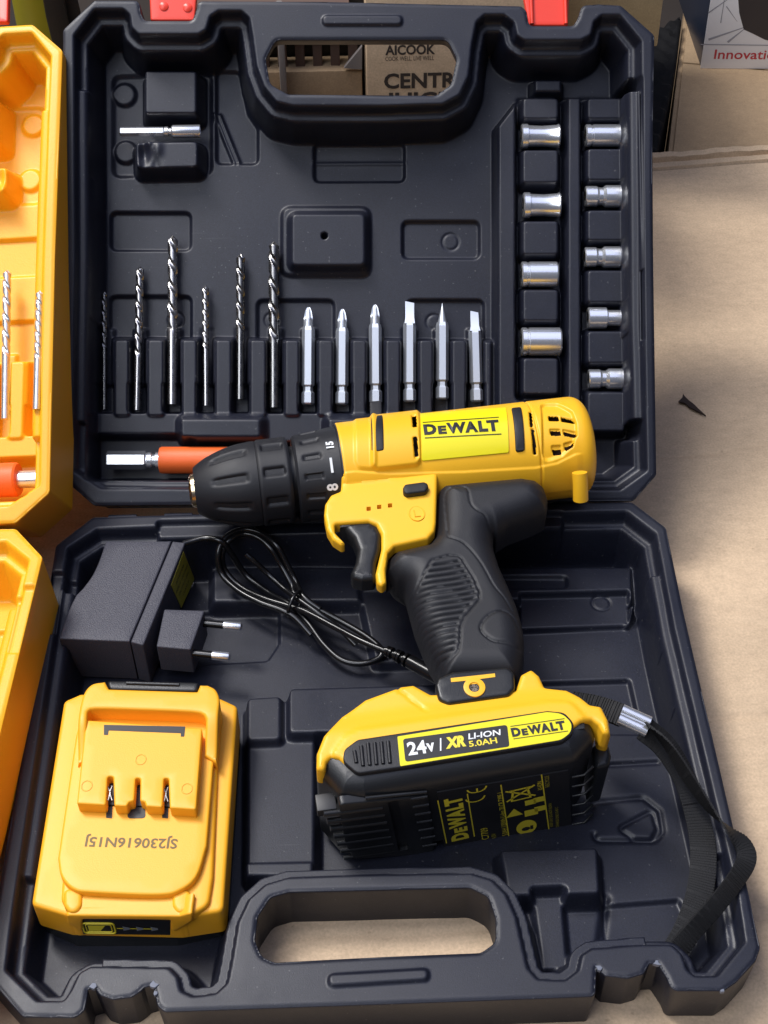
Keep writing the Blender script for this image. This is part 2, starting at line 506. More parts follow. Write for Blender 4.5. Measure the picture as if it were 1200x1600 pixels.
def lathe(name, prof, mat, parent=None, F=None, n=48, axis='X', caps=True, disp=None, sharp=30, ysc=1.0):
    """Turned piece: prof = [(along, radius)], optional disp(along, angle) radial offset."""
    a = np.linspace(0, 2 * math.pi, n, endpoint=False)
    verts, faces = [], []
    for (x, r) in prof:
        rr = np.full(n, float(r))
        if disp is not None: rr = rr + disp(np.full(n, x), a)
        c, s = rr * np.cos(a), rr * np.sin(a) * ysc
        for i in range(n): verts.append((x, c[i], s[i]) if axis == 'X' else ((c[i], x, s[i]) if axis == 'Y' else (c[i], s[i], x)))
    m = len(prof)
    for j in range(m - 1):
        for i in range(n):
            k = (i + 1) % n
            faces.append((j * n + i, j * n + k, (j + 1) * n + k, (j + 1) * n + i))
    if caps:
        faces.append(tuple(range(n))); faces.append(tuple(range((m - 1) * n, m * n)))
    bm = bmesh.new(); bv = [bm.verts.new(v) for v in verts]
    for f in faces: bm.faces.new([bv[i] for i in f])
    return bm_ob(name, bm, mat, parent, F, sharp=sharp)

def tube(name, pts, r, mat, parent=None, F=None, n=12, closed=False, flat=None, caps=True, up=(0, 0, 1), sharp=60):
    """Sweep: round (radius r) or flat (flat=(width, thickness) with the width held along `up` x tangent or given list of side vectors)."""
    P = np.array(pts, float); N = len(P)
    T = (np.roll(P, -1, 0) - np.roll(P, 1, 0)) if closed else np.gradient(P, axis=0)
    T /= np.linalg.norm(T, axis=1)[:, None] + 1e-9
    bm = bmesh.new(); rings = []
    U = np.array(up, float)
    U = np.tile(U, (N, 1)) if U.ndim == 1 else U
    for i in range(N):
        s = np.cross(T[i], U[i]); L = np.linalg.norm(s)
        s = s / L if L > 1e-6 else np.array([1., 0, 0])
        u = np.cross(s, T[i])
        rr = r[i] if hasattr(r, '__len__') else r
        ring = []
        if flat:
            w, th = flat
            for (a, b) in ((-.5, -.3), (-.44, -.5), (.44, -.5), (.5, -.3), (.5, .3), (.44, .5), (-.44, .5), (-.5, .3)):
                ring.append(bm.verts.new(P[i] + s * a * w + u * b * th))
        else:
            for k in range(n):
                an = 2 * math.pi * k / n
                ring.append(bm.verts.new(P[i] + s * rr * math.cos(an) + u * rr * math.sin(an)))
        rings.append(ring)
    for i in range(N if closed else N - 1):
        A, B = rings[i], rings[(i + 1) % N]
        for k in range(len(A)):
            j = (k + 1) % len(A)
            bm.faces.new((A[k], A[j], B[j], B[k]))
    if caps and not closed:
        bm.faces.new(rings[0]); bm.faces.new(rings[-1])
    return bm_ob(name, bm, mat, parent, F, sharp=sharp)

def box_bm(bm, x0, x1, y0, y1, z0, z1, bev=0.0, seg=2, mat=None):
    vs = [bm.verts.new((x, y, z)) for z in (z0, z1) for x, y in ((x0, y0), (x1, y0), (x1, y1), (x0, y1))]
    fs = [(0, 3, 2, 1), (4, 5, 6, 7), (0, 1, 5, 4), (1, 2, 6, 5), (2, 3, 7, 6), (3, 0, 4, 7)]
    faces = [bm.faces.new([vs[i] for i in f]) for f in fs]
    if mat is not None: bmesh.ops.transform(bm, matrix=mat, verts=vs)
    if bev:
        bmesh.ops.bevel(bm, geom=list({e for f in faces for e in f.edges}), offset=bev, segments=seg, affect='EDGES', profile=.6)

def box(name, x0, x1, y0, y1, z0, z1, mat, parent=None, F=None, bev=0.0, seg=2, smooth=True):
    bm = bmesh.new(); box_bm(bm, x0, x1, y0, y1, z0, z1, bev, seg)
    return bm_ob(name, bm, mat, parent, F, smooth=smooth)

def text(name, body, size, mat, parent, F, weight=0.0, sx=1.0, zfun=None, off=.2, align='CENTER', shear=0.0, depth=.12, spacing=1.0):
    """Flat printed lettering as a thin mesh in frame F (relative to the parent), optionally wrapped on zfun."""
    cu = bpy.data.curves.new(name, 'FONT')
    cu.body = body; cu.size = 1.0; cu.align_x = align; cu.align_y = 'CENTER'; cu.offset = weight; cu.shear = shear
    cu.resolution_u = 3; cu.space_character = spacing; cu.fill_mode = 'FRONT'
    o = bpy.data.objects.new(name, cu); COL.objects.link(o)
    dg = bpy.context.evaluated_depsgraph_get()
    me = bpy.data.meshes.new_from_object(o.evaluated_get(dg))
    bpy.data.objects.remove(o); bpy.data.curves.remove(cu)
    bm = bmesh.new(); bm.from_mesh(me); bpy.data.meshes.remove(me)
    for v in bm.verts: v.co = Vector((v.co.x * size * sx, v.co.y * size, 0))
    bmesh.ops.transform(bm, matrix=F, verts=bm.verts)
    if zfun is not None:
        for _ in range(2):
            lng = [e for e in bm.edges if e.calc_length() > 2.0]
            if lng: bmesh.ops.subdivide_edges(bm, edges=lng, cuts=1)
        bmesh.ops.triangulate(bm, faces=bm.faces)
        for v in bm.verts: v.co.z = float(zfun(np.array([v.co.x]), np.array([v.co.y]))[0]) + off
    return bm_ob(name, bm, mat, parent, smooth=False, recalc=False)

def fit_text(name, body, x0, x1, y0, y1, z, ang, mat, parent, F0=IDM, weight=.02, shear=0.0):
    """Lettering whose ink exactly fills the box x0..x1, y0..y1 (along the direction ang)."""
    o = text(name, body, 1.0, mat, parent, IDM, weight=weight, shear=shear)
    n = len(o.data.vertices); co = np.empty(n * 3); o.data.vertices.foreach_get('co', co); co = co.reshape(-1, 3) / MM
    lo, hi = co.min(0), co.max(0)
    co[:, 0] = (co[:, 0] - lo[0]) / (hi[0] - lo[0]) - .5; co[:, 1] = (co[:, 1] - lo[1]) / (hi[1] - lo[1]) - .5
    m_ = np.array(F0 @ T((x0 + x1) / 2, (y0 + y1) / 2, z, ang))
    P = np.column_stack([co[:, 0] * (x1 - x0), co[:, 1] * (y1 - y0), np.zeros(n), np.ones(n)]) @ m_.T
    o.data.vertices.foreach_set('co', (P[:, :3] * MM).ravel()); o.data.update()
    return o

def flat(name, poly, F, mat, parent, zfun=None, off=.1):
    """Flat printed shape."""
    bm = bmesh.new()
    bm.faces.new([bm.verts.new((x, y, 0)) for x, y in poly])
    bmesh.ops.triangulate(bm, faces=bm.faces)
    bmesh.ops.transform(bm, matrix=F, verts=bm.verts)
    return bm_ob(name, bm, mat, parent, smooth=False, recalc=False)

def join_flat(name, polys, F, mat, parent):
    bm = bmesh.new()
    for poly in polys:
        bm.faces.new([bm.verts.new((x, y, 0)) for x, y in poly])
    bmesh.ops.triangulate(bm, faces=bm.faces)
    bmesh.ops.recalc_face_normals(bm, faces=bm.faces)
    for f in bm.faces:
        if f.normal.z < 0: f.normal_flip()
    bmesh.ops.transform(bm, matrix=F, verts=bm.verts)
    return bm_ob(name, bm, mat, parent, smooth=False, recalc=False)

def T(x, y, z=0, rz=0, rx=0, ry=0):
    return Matrix.Translation((x, y, z)) @ Matrix.Rotation(rad(rz), 4, 'Z') @ Matrix.Rotation(rad(rx), 4, 'X') @ Matrix.Rotation(rad(ry), 4, 'Y')

def rrect(x0, x1, y0, y1, r=2.0, seg=5):
    return fillet([(x0, y0), (x1, y0), (x1, y1), (x0, y1)], r, seg)

# ------------------------------------------------------------------ the carton the case lies on (the surface)
def slab_carton():
    # kraft carton: a big sealed box, its top at z = 0, far edge a folded flap
    A = pick(IDM, [(1000, 268), (1205, 252)], 0.0)
    (xa, ya), (xb, yb) = A
    sl = (yb - ya) / (xb - xa)
    yl = ya - sl * (xa + 420)
    yr = ya + sl * (420 - xa)
    r = thing('cardboard_carton', IDM, 'large flat kraft carton the open tool case lies on', 'carton')
    gx = np.linspace(-420, 420, 220); gy = np.linspace(0, 1, 560)
    X, V = np.meshgrid(gx, gy)
    Y = -460 + V * (ya + sl * (X - xa) + 460)
    Z = -1.2 * np.exp(-((Y + 235) / 7) ** 2) * 1.0 + .35 * np.sin(Y * .9 + .4 * np.sin(X * .02)) * .35
    Z += .5 * np.sin(X * .021 + 1.3) * np.sin(Y * .017)
    for (A, B, dep, w) in (((1030, 714), (1200, 692), .9, 1.5), ((1060, 1128), (1200, 1118), .9, 1.6), ((1090, 1216), (1200, 1208), .5, 1.3), ((1040, 968), (1200, 974), .5, 2.0), ((1022, 300), (1200, 284), .4, 2.5), ((400, 1468), (780, 1452), .8, 1.6), ((400, 1445), (780, 1432), .5, 1.2)):
        (x0, y0), (x1, y1) = pick(IDM, [A, B])
        side = smooth((X - x0 + 30) / 30) if A[0] > 900 else 1.0
        Z -= dep * side * np.exp(-((Y - (y0 + (y1 - y0) * (X - x0) / (x1 - x0)) + .8 * np.sin(X * .11)) / w) ** 2)
    Z -= np.maximum(0, Z.max() + .01)
    idx = np.arange(X.size).reshape(X.shape)
    q = np.stack([idx[:-1, :-1], idx[:-1, 1:], idx[1:, 1:], idx[1:, :-1]], -1).reshape(-1, 4)
    mesh_ob('top_flap', np.stack([X.ravel(), Y.ravel(), Z.ravel()], 1), q, M['carton'], r)
    n = gx.size
    # far fold: a raised lip of two board edges, then the far side going down
    e = np.stack([gx, ya + sl * (gx - xa)], 1)
    wob = .6 * np.sin(gx * .13) + .4 * np.sin(gx * .41 + 1)
    prof = [(.6, -1.2), (1.5, 1.2), (6.5, 1.5), (9, .2), (9.6, -1.6), (11.5, -1.6), (12.2, 2.2), (17, 2.9), (18.4, 2.2), (18.8, -3), (18.8, -160)]
    vs, fs = [], []
    for j, (dy, z) in enumerate(prof):
        for i in range(n): vs.append((e[i, 0], e[i, 1] + dy + (wob[i] * .7 if j > 5 else wob[i] * .2), z + (wob[i] * .35 if 5 < j < 9 else 0)))
    for j in range(len(prof) - 1):
        for i in range(n - 1):
            fs.append((j * n + i, j * n + i + 1, (j + 1) * n + i + 1, (j + 1) * n + i))
    mesh_ob('folded_edge', vs, fs, M['carton'], r, sharp=40)
    box('side_panel', -420, 420, -460, -456, -160, -2, M['carton'], r)
    return r
CARTON = slab_carton()
M['shade_floor'] = new_mat('shade_floor', (0.035, 0.026, 0.02), .8, var=.3, vscale=6)  # near-black colour stands in for the deep shade between the boxes
box('shade_floor', -1500, 1500, -1000, 2600, -170, -165, M['shade_floor'], None, IDM)
tag(bpy.data.objects['shade_floor'], kind='structure'); bpy.data.objects['shade_floor'].name = 'ground'

# ------------------------------------------------------------------ the tool case: two moulded trays
STEP = 0.56
def LP(pts, z=-33.0): return pick(LID, pts, z)
def BP(pts, z=-26.0): return pick(BASE, pts, z)

lid_outer_px = [(147, 1), (217, 1), (219, 20), (225, 33), (301, 33), (308, 14), (310, 2), (500, 3), (815, 10), (822, 17), (826, 41), (897, 41), (905, 27), (910, 9), (935, 7),
                (970, 9), (1022, 55), (1019, 240), (1020, 400), (1025, 742), (990, 782), (147, 789), (98, 746), (101, 380), (99, 47)]
lid_outer_r = [3, 3, 3, 3, 3, 3, 3, 1, 3, 3, 3, 3, 3, 3, 1, 3, 3, 1, 1, 3, 3, 3, 3, 1, 3]
lid_inner_px = [(147, 13), (193, 13), (203, 22), (206, 42), (217, 53), (310, 53), (322, 46), (328, 25), (342, 16), (378, 16), (390, 27), (395, 57), (401, 103), (413, 135), (432, 158), (458, 164), (600, 165),
                (692, 162), (718, 148), (732, 118), (737, 70), (744, 34), (757, 22), (788, 22), (804, 34), (808, 54), (820, 62), (908, 62), (923, 54), (928, 33), (940, 23), (970, 23), (1003, 64), (1004, 240), (1006, 500), (1012, 736),
                (970, 766), (560, 767), (158, 764), (112, 735), (117, 400), (115, 55)]
lid_hole_px = [(414, 92), (430, 61), (700, 61), (715, 92), (706, 132), (682, 150), (450, 148), (421, 132)]

def tray(name, outer, inner, holes, floor, depth, ledge, hole_depth):
    R = Relief(-HW - 4, HW + 4, *floor['yr'], STEP)
    X, Y = R.X, R.Y
    do = poly_sdf(outer, X, Y)
    di = poly_sdf(inner, X, Y)
    H = np.zeros(X.shape)
    # a soft bead on the rim
    H += -.5 * np.exp(-((do - .1) / .7) ** 2)
    R.edge_z = -.5
    ins = -di
    fz = floor['z'](X, Y)
    prof = np.interp(ins, [-.6, 0, .5, 1.6, 3.0, 4.4, 4.9, 5.4, 9.5, 11.0], [0, -.25, -1.2, -ledge + .6, -ledge - .1, -ledge - .1, -ledge - .8, -ledge - 2.2, -999, -999])
    deep = smooth((ins - 4.6) / 5.2)
    H = np.where(ins > -.6, np.maximum(prof, -ledge - 2.2), H)
    H = np.where(ins > 4.6, (-ledge - .1) * (1 - deep) + fz * deep, H)
    # slight warping of the blow-moulded sheet
    for k in range(7):
        fx, fy_, ph, am = rng.uniform(-.09, .09), rng.uniform(-.09, .09), rng.uniform(0, 6.3), rng.uniform(.06, .14)
        H = H + am * np.sin(X * fx + Y * fy_ + ph) * smooth((ins + 6) / 8)
    R.H = H
    R.wall = ins
    floor['sculpt'](R)
    # soft edge round the carrying-handle opening
    for h in holes:
        dh = poly_sdf(h, X, Y)
        R.H -= .5 * np.exp(-((dh + .1) / .7) ** 2)
    return R

def lid_sculpt(R):
    Zf = -33.0
    # top-left holder for the hex adapter: two blocks with a channel
    R.stamp(LP([(176, 118), (330, 112), (330, 270), (176, 275)], -31), -34.5, 3, r=4)
    R.stamp(LP([(222, 106), (312, 106), (312, 182), (222, 182)], -17), -17, 4.2, r=3)
    R.stamp(LP([(207, 217), (314, 216), (314, 266), (209, 268)], -19), -19, 4.5, r=4)
    for (x, y, s, h) in ((224, 240, 5, -3.2), (246, 232, 4, 1.2), (232, 222, 3, 1.5), (243, 256, 4, -1.0), (216, 258, 3, 1.0)):
        cx, cy = LP([(x, y)], -18)[0]
        R.H += h * np.exp(-(((R.X - cx) / (s * .55)) ** 2 + ((R.Y - cy) / s) ** 2))
    for (x, y) in ((193, 145), (195, 235)):
        cx, cy = LP([(x, y)], -30)[0]
        R.H += 2.0 * smooth((6.5 - np.hypot(R.X - cx, R.Y - cy)) / 2)
    # shallow pocket with the diagonal bead, right of the holder
    R.stamp(LP([(338, 112), (374, 112), (388, 178), (403, 200), (403, 256), (338, 256)]), -2.2, 2.0, rel=True, r=3)
    for o in (0, 7):
        R.groove(LP([(336 + o, 180), (366 + o, 254)]), -1.6, .9)
    # shallow rounded pockets in the floor
    for (x0, y0, x1, y1) in ((173, 332, 298, 391), (491, 224, 632, 284), (629, 346, 749, 404), (172, 463, 299, 540), (402, 469, 522, 540), (636, 469, 756, 540)):
        R.stamp(LP([(x0, y0), (x1, y0), (x1, y1), (x0, y1)]), -2.4, 1.8, rel=True, r=3.2)
    for (x, y, rr) in ((704, 378, 4.0), (560, 500, 0), (275, 500, 3.6), (425, 500, 3.4), (678, 503, 3.6)):
        if rr:
            cx, cy = LP([(x, y)], -35)[0]
            R.H -= .5 * np.exp(-((np.hypot(R.X - cx, R.Y - cy) - rr) / .5) ** 2)
    R.groove(LP([(491, 256), (632, 256)], -35), -.5, .8)
    # raised centre pad with a small hole
    R.stamp(LP([(440, 322), (578, 322), (578, 430), (440, 430)], -30), -31, 2.5, r=5)
    R.stamp(LP([(452, 330), (574, 330), (574, 418), (452, 418)], -25), -25.5, 4.0, r=4)
    cx, cy = LP([(507, 368)], -25)[0]
    R.H -= 8 * smooth((1.7 - np.hypot(R.X - cx, R.Y - cy)) / .7)
    # long block that holds the drills and driver bits
    R.stamp(LP([(150, 526), (772, 530), (772, 700), (150, 700)], -24), -24, 4, r=2)
    xs = [164, 216, 270, 322, 376, 430, 482, 535, 587, 640, 691, 743]
    for i in range(len(xs) - 1):
        a, b = xs[i] + 15, xs[i + 1] - 14
        R.stamp(LP([(a, 531), (b, 531), (b, 650), (a, 650)], -23), -22.6, 1.5, r=1.8)
    for i, x in enumerate(xs):
        w = 10.5 if i < 6 else 11.5
        R.stamp(LP([(x - w, 510), (x + w, 510), (x + w, 644), (x - w, 644)], -26), -33.5, 2.2, r=.8)
        R.stamp(LP([(x - w - 2, 600), (x + w + 2, 600), (x + w + 2, 644), (x - w - 2, 644)], -26), -34.5, 2.2, r=.8)
    # trough for the orange extension, with two proud bars above it
    R.stamp(LP([(150, 682), (300, 682), (310, 694), (760, 694), (760, 752), (150, 752)], -28), -34.0, 3, r=2)
    R.stamp(LP([(278, 650), (412, 650), (412, 688), (278, 688)], -18), -17.5, 5, r=3)
    R.stamp(LP([(508, 650), (640, 650), (640, 690), (508, 690)], -18), -17.5, 5, r=3)
    # raised field on the right with two channels for the sockets
    R.stamp(LP([(776, 700), (776, 196), (812, 150), (986, 150), (992, 648), (930, 648), (900, 640), (880, 700)], -21), -21, 3.0, r=2)
    R.stamp(LP([(806, 146), (882, 146), (882, 626), (806, 626)], -27), -33, 3.0, r=2.5)
    R.stamp(LP([(907, 146), (984, 146), (986, 690), (907, 690)], -27), -33, 3.0, r=2.5)
    for (y0, y1) in ((150, 190), (231, 290), (342, 402), (449, 506), (556, 620)):
        R.stamp(LP([(813, y0), (876, y0), (876, y1), (813, y1)], -22), -21.5, 3.6, r=3.2)
    for (y0, y1) in ((150, 190), (229, 286), (325, 380), (419, 477), (514, 572), (609, 678)):
        R.stamp(LP([(914, y0), (980, y0), (980, y1), (914, y1)], -22), -21.5, 3.6, r=3.2)
    R.groove(LP([(815, 149), (980, 149)], -24), 1.2, 1.0)
    R.stamp(LP([(833, 122), (880, 122), (880, 146), (833, 146)], -22), -22, 3, r=1.5)
    # long lower lip along both side walls
    s = (R.wall > .2) & (R.wall < 4.5)
    yv = R.Y
    (_, y1), (_, y0) = LP([(130, 137), (130, 664)], -5)
    lip = smooth((yv - y0) / 2) * smooth((y1 - yv) / 2) * (np.abs(R.X) > 110)
    tgt = np.interp(R.wall, [0, .6, 1.5, 4.2, 5.2, 6.2], [-.3, -2.2, -4.2, -4.6, -5.4, -8.0])
    a = lip * ((R.wall > .3) & (R.wall < 6.4))
    R.H = np.where(a > 0, np.maximum(R.H, R.H * (1 - a) + tgt * a), R.H)
    # grip bar on the handle
    R.stamp(LP([(504, 25), (628, 25), (628, 40), (504, 40)], 0), 1.3, 1.4, r=2.2)

base_outer_px = [(145, 808), (88, 852), (50, 1090), (-23, 1520), (36, 1587), (117, 1588), (131, 1578), (136, 1545), (148, 1541), (157, 1553), (176, 1560), (206, 1556), (219, 1547), (225, 1541), (240, 1537), (247, 1570), (257, 1579),
                 (600, 1567), (929, 1555), (931, 1509), (947, 1523), (981, 1527), (1005, 1520), (1014, 1504), (1028, 1503), (1043, 1526), (1051, 1546), (1131, 1546), (1150, 1533), (1180, 1500), (1187, 1480), (1170, 1400), (1066, 950), (1040, 824), (987, 784), (840, 786)]
base_outer_r = [3, 3, 1, 3, 3, 3, 3, .4, .4, 2, 3, 2, 1, .4, .8, 3, 3, 1, 2, .4, 1, 3, 2, .4, .8, 2, 3, 3, 2, 2, 3, 1, 1, 3, 3, 1]
base_inner_px = [(152, 825), (105, 855), (88, 960), (22, 1405), (8, 1515), (58, 1564), (100, 1564), (112, 1546), (124, 1520), (142, 1510), (264, 1512), (277, 1526), (282, 1548), (302, 1557), (338, 1552), (356, 1535), (363, 1500), (373, 1440), (390, 1404), (416, 1381), (450, 1371), (600, 1366),
                 (735, 1364), (768, 1374), (790, 1396), (806, 1432), (824, 1512), (840, 1530), (884, 1532), (905, 1516), (910, 1492), (925, 1482), (1000, 1476), (1050, 1476), (1065, 1491), (1073, 1515), (1086, 1525), (1122, 1525), (1165, 1472), (1154, 1400), (1054, 980), (1026, 832), (980, 797), (830, 800), (500, 812)]
base_hole_px = [(397, 1470), (401, 1432), (422, 1400), (452, 1392), (735, 1385), (765, 1400), (776, 1435), (776, 1472), (752, 1489), (600, 1495), (428, 1504), (408, 1495)]

def zfB(y): return -31.0 + np.clip(-y, 0, 240) / 240.0 * 11.5

def base_sculpt(R):
    f = lambda x, y: zfB(y)
    up = lambda h: (lambda x, y: zfB(y) + h)
    # rear bar along the hinge with a groove, its end cap
    R.stamp(BP([(330, 885), (990, 885), (990, 942), (330, 946)], -24), up(7), 4, r=3)
    R.stamp(BP([(700, 898), (886, 898), (886, 917), (700, 917)], -22), -2.2, 2, rel=True, r=2.5)
    R.stamp(BP([(938, 944), (958, 930), (992, 958), (980, 975)], -24), up(10), 3, r=1)
    # centre divider: two pads and a long flat top
    R.stamp(BP([(383, 1090), (496, 1085), (496, 1372), (383, 1372)], -15), up(9), 4, r=2)
    R.stamp(BP([(384, 1086), (441, 1082), (441, 1156), (384, 1158)], -12), up(13), 3, r=3)
    R.stamp(BP([(449, 1072), (720, 1064), (720, 1146), (449, 1148)], -12), up(14), 3, r=3)
    R.stamp(BP([(384, 1349), (490, 1347), (490, 1372), (384, 1372)], -12), up(11.5), 2, r=1)
    # lines of the charger bay
    R.stamp(BP([(70, 1046), (418, 1028), (436, 1000), (436, 950), (90, 950)], -26), -2.5, 2, rel=True, r=3)
    R.stamp(BP([(560, 925), (690, 925), (690, 1040), (585, 1045)], -26), up(5), 3, r=3)
    # right-hand floor: steps, frame, loop, block under the battery
    R.stamp(BP([(812, 930), (982, 926), (984, 974), (812, 980)], -24), up(3.0), 1.6, r=1)
    cx, cy = BP([(940, 938)], -24)[0]
    R.H -= .7 * np.exp(-((np.hypot(R.X - cx, R.Y - cy) - 4.2) / .5) ** 2)
    R.stamp(BP([(840, 1058), (985, 1054), (1004, 1140), (840, 1140)], -23), -2.5, 2, rel=True, r=1.5)
    R.groove(BP([(955, 1186), (1030, 1182)], -21), 1.6, 1.1)
    R.groove(fillet(BP([(925, 1247), (1006, 1240), (1032, 1261), (1037, 1295), (1026, 1309), (930, 1309)], -21), 3), 1.3, 1.1)
    R.groove(fillet(BP([(967, 1289), (1020, 1261), (1029, 1292), (1020, 1308), (992, 1307)], -21), 2), 1.1, .9, closed=True)
    R.stamp(BP([(776, 1322), (938, 1318), (942, 1400), (790, 1404)], -12), up(10), 4, r=3)
    R.stamp(BP([(942, 1412), (1062, 1402), (1078, 1440), (1085, 1476), (945, 1480)], -20), -2.0, 2, rel=True, r=1)
    R.groove(BP([(948, 1400), (938, 1480)], -20), 1.5, 1.5)
    R.stamp(BP([(830, 1400), (880, 1398), (890, 1520), (845, 1520)], -18), up(4), 3, r=1.5)
    # lower lip along both side walls
    yv = R.Y
    (_, y1), (_, y0) = BP([(1040, 895), (1120, 1340)], -4)
    lip = smooth((yv - y0) / 2) * smooth((y1 - yv) / 2) * (np.abs(R.X) > 110)
    tgt = np.interp(R.wall, [0, .6, 1.5, 4.2, 5.2, 6.2], [-.3, -1.6, -3.4, -3.8, -4.6, -7.0])
    a = lip * ((R.wall > .3) & (R.wall < 6.4))
    R.H = np.where(a > 0, np.maximum(R.H, R.H * (1 - a) + tgt * a), R.H)
    # flange strip on the hinge wall and the grip bar
    R.stamp(BP([(246, 818), (880, 803), (880, 822), (246, 838)], -2), -3.4, 1.6, r=2)
    R.stamp(BP([(513, 1524), (669, 1515), (670, 1533), (514, 1543)], 0), 1.4, 1.5, r=2.2)
    # mould lip running round the handle on both sides
    band = (R.Y < BP([(600, 1330)], 0)[0][1]) & (np.abs(R.X) < 100)
    a = band * smooth((R.wall - .2) / .8) * smooth((5.2 - R.wall) / 1.0)
    R.H = np.where(band & (R.wall > .2), np.maximum(R.H, R.H * (1 - a) + (-2.6) * a), R.H)

case = thing('tool_case', BASE, 'open black moulded tool case lying on cardboard, filled with bits, sockets and a drill', 'tool case')
RELLID = BASE.inverted() @ LID
lid_outer = fillet(LP(lid_outer_px, 0), lid_outer_r)
lid_inner = fillet(LP(lid_inner_px, 0), 2.5)
lid_hole = fillet(LP(lid_hole_px, 0), 5)
base_outer = fillet(BP(base_outer_px, 0), base_outer_r)
base_inner = fillet(BP(base_inner_px, 0), 2.5)
base_hole = fillet(BP(base_hole_px, 0), 5)

LR = tray('lid_tray', lid_outer, lid_inner, [lid_hole], dict(yr=(-3, 246), z=lambda x, y: np.full(x.shape, -33.0), sculpt=lid_sculpt),
          None, 8.5, None)
lid_tray = LR.mesh('lid_tray', M['case'], case, RELLID, [(lid_outer, 1, lambda x, y: np.where((np.abs(x) < 76) & (y > 225), -9.0, -99.0)), (lid_hole, -1, -9.0)], lambda y: -37.5 + 0 * y)
BR = tray('lower_tray', base_outer, base_inner, [base_hole], dict(yr=(-246, 3), z=lambda x, y: zfB(y), sculpt=base_sculpt),
          None, 7.5, None)
low_tray = BR.mesh('lower_tray', M['case'], case, None, [(base_outer, 1, -99), (base_hole, -1, -99)], lambda y: -39.2 + np.clip(-y, 0, 250) / 240 * 16)

# closed back of the double-walled lid (open behind the carrying handle)
back_line, cut = [], False
for (x, y) in lid_outer:
    if abs(x) < 76 and y > 225:
        if not cut:
            back_line += [(-76, y), (-76, 194), (76, 194), (76, y)]; cut = True
        continue
    back_line.append((x, y))
plate('lid_back', back_line, -37.2, M['case'], case, RELLID, bottom=-38, step=9)

# hinge: a moulded strip with knuckles between the trays
bm = bmesh.new()
box_bm(bm, -122, 122, -1.6, 2.4, -6.5, -3.2, .8)
for i in range(9):
    x = -118 + i * 26
    for a in range(1):
        bmesh.ops.create_cone(bm, cap_ends=True, segments=14, radius1=2.3, radius2=2.3, depth=13, matrix=T(x + 6.5, .2, -3.2) @ Matrix.Rotation(rad(90), 4, 'Y'))
bm_ob('hinge', bm, M['case'], case)

# red latches hanging in the lid's two notches
def latch(px, zl):
    poly = LP(px, zl)
    o = plate('latch', fillet(poly, 1.2), zl, M['red'], case, RELLID, bottom=zl - 3.2, step=3, edge=.8)
    return o, poly
la, pa = latch([(232, -46), (311, -46), (304, 32), (235, 32)], -8)
for (x, y) in ((256, 10), (293, 12)):
    q = LP([(x, y)], -8)[0]
    lathe('rivet', [(-8.6, 2.4), (-7.6, 2.2), (-7.1, 1.2), (-7.0, .2)], M['red'], la, T(*q), n=16, axis='Z')
lb, pb = latch([(812, -40), (890, -40), (888, 40), (826, 40)], -8)
for s in (828, 882):
    q = LP([(s, -40), (s + (3 if s < 850 else 2), 38)], -8)
    tube('edge_rib', [(q[0][0], q[0][1], -7.4), (q[1][0], q[1][1], -7.4)], 1.0, M['red'], lb, None, n=10)

# torn, whitened burrs at the broken latch seats of the lower tray
M['burr'] = new_mat('stressed_plastic', (0.15, 0.165, 0.21), .6)
for (px, s_, a_) in (((147, 1541), 1.5, 20), ((240, 1539), 1.6, 200), ((243, 1552), 1.0, 90), ((937, 1514), 1.3, -30), ((1026, 1505), 1.4, 160), ((1129, 1548), .9, 10)):
    x, y = BP([px], 0)[0]
    pts = [(s_ * rng.uniform(.6, 1.2) * math.cos(k * .9) * (1.5 if k % 2 else .8), s_ * rng.uniform(.5, 1.0) * math.sin(k * .9)) for k in range(7)]
    plate('torn_burr', pts, .5, M['burr'], case, T(x, y, -.1, a_), bottom=-1.2, step=.6, edge=.15)

# ------------------------------------------------------------------ the drill
(ox, oy) = pick(BASE, [(620, 730)], 24)[0]
DRILL = frame(BASE, (ox, oy, 24.0), rx=5.0, rz=7.0)
def DP(pts, z=0.0): return pick(DRILL, pts, z)
def D1(pts, z=0.0): return DP(zc(270, 600, 1.7647, pts), z)      # survey sheet of the drill's upper half
def D2(pts, z=0.0): return DP(zc(460, 1030, 1.6216, pts), z)     # survey sheet of its foot
def on(F, pts, zf, off=0.0):
    """First point of the surface zf met by each pixel's line of sight."""
    out = []
    zz = np.linspace(45, -10, 1200)
    for p in pts:
        q0, q1 = np.array(pick(F, [p], 0.0)[0]), np.array(pick(F, [p], 1.0)[0])
        Q = q0 + (q1 - q0) * zz[:, None]
        s = zf(Q[:, 0], Q[:, 1]) + off
        hit = np.nonzero((zz <= s) & (s > .2))[0]
        k = hit[0] if len(hit) else int(np.argmin(zz - s))
        out.append((float(Q[k, 0]), float(Q[k, 1])))
    return out
drill = thing('cordless_drill', DRILL, 'yellow and black cordless drill lying across the hinge of the open black case', 'drill')

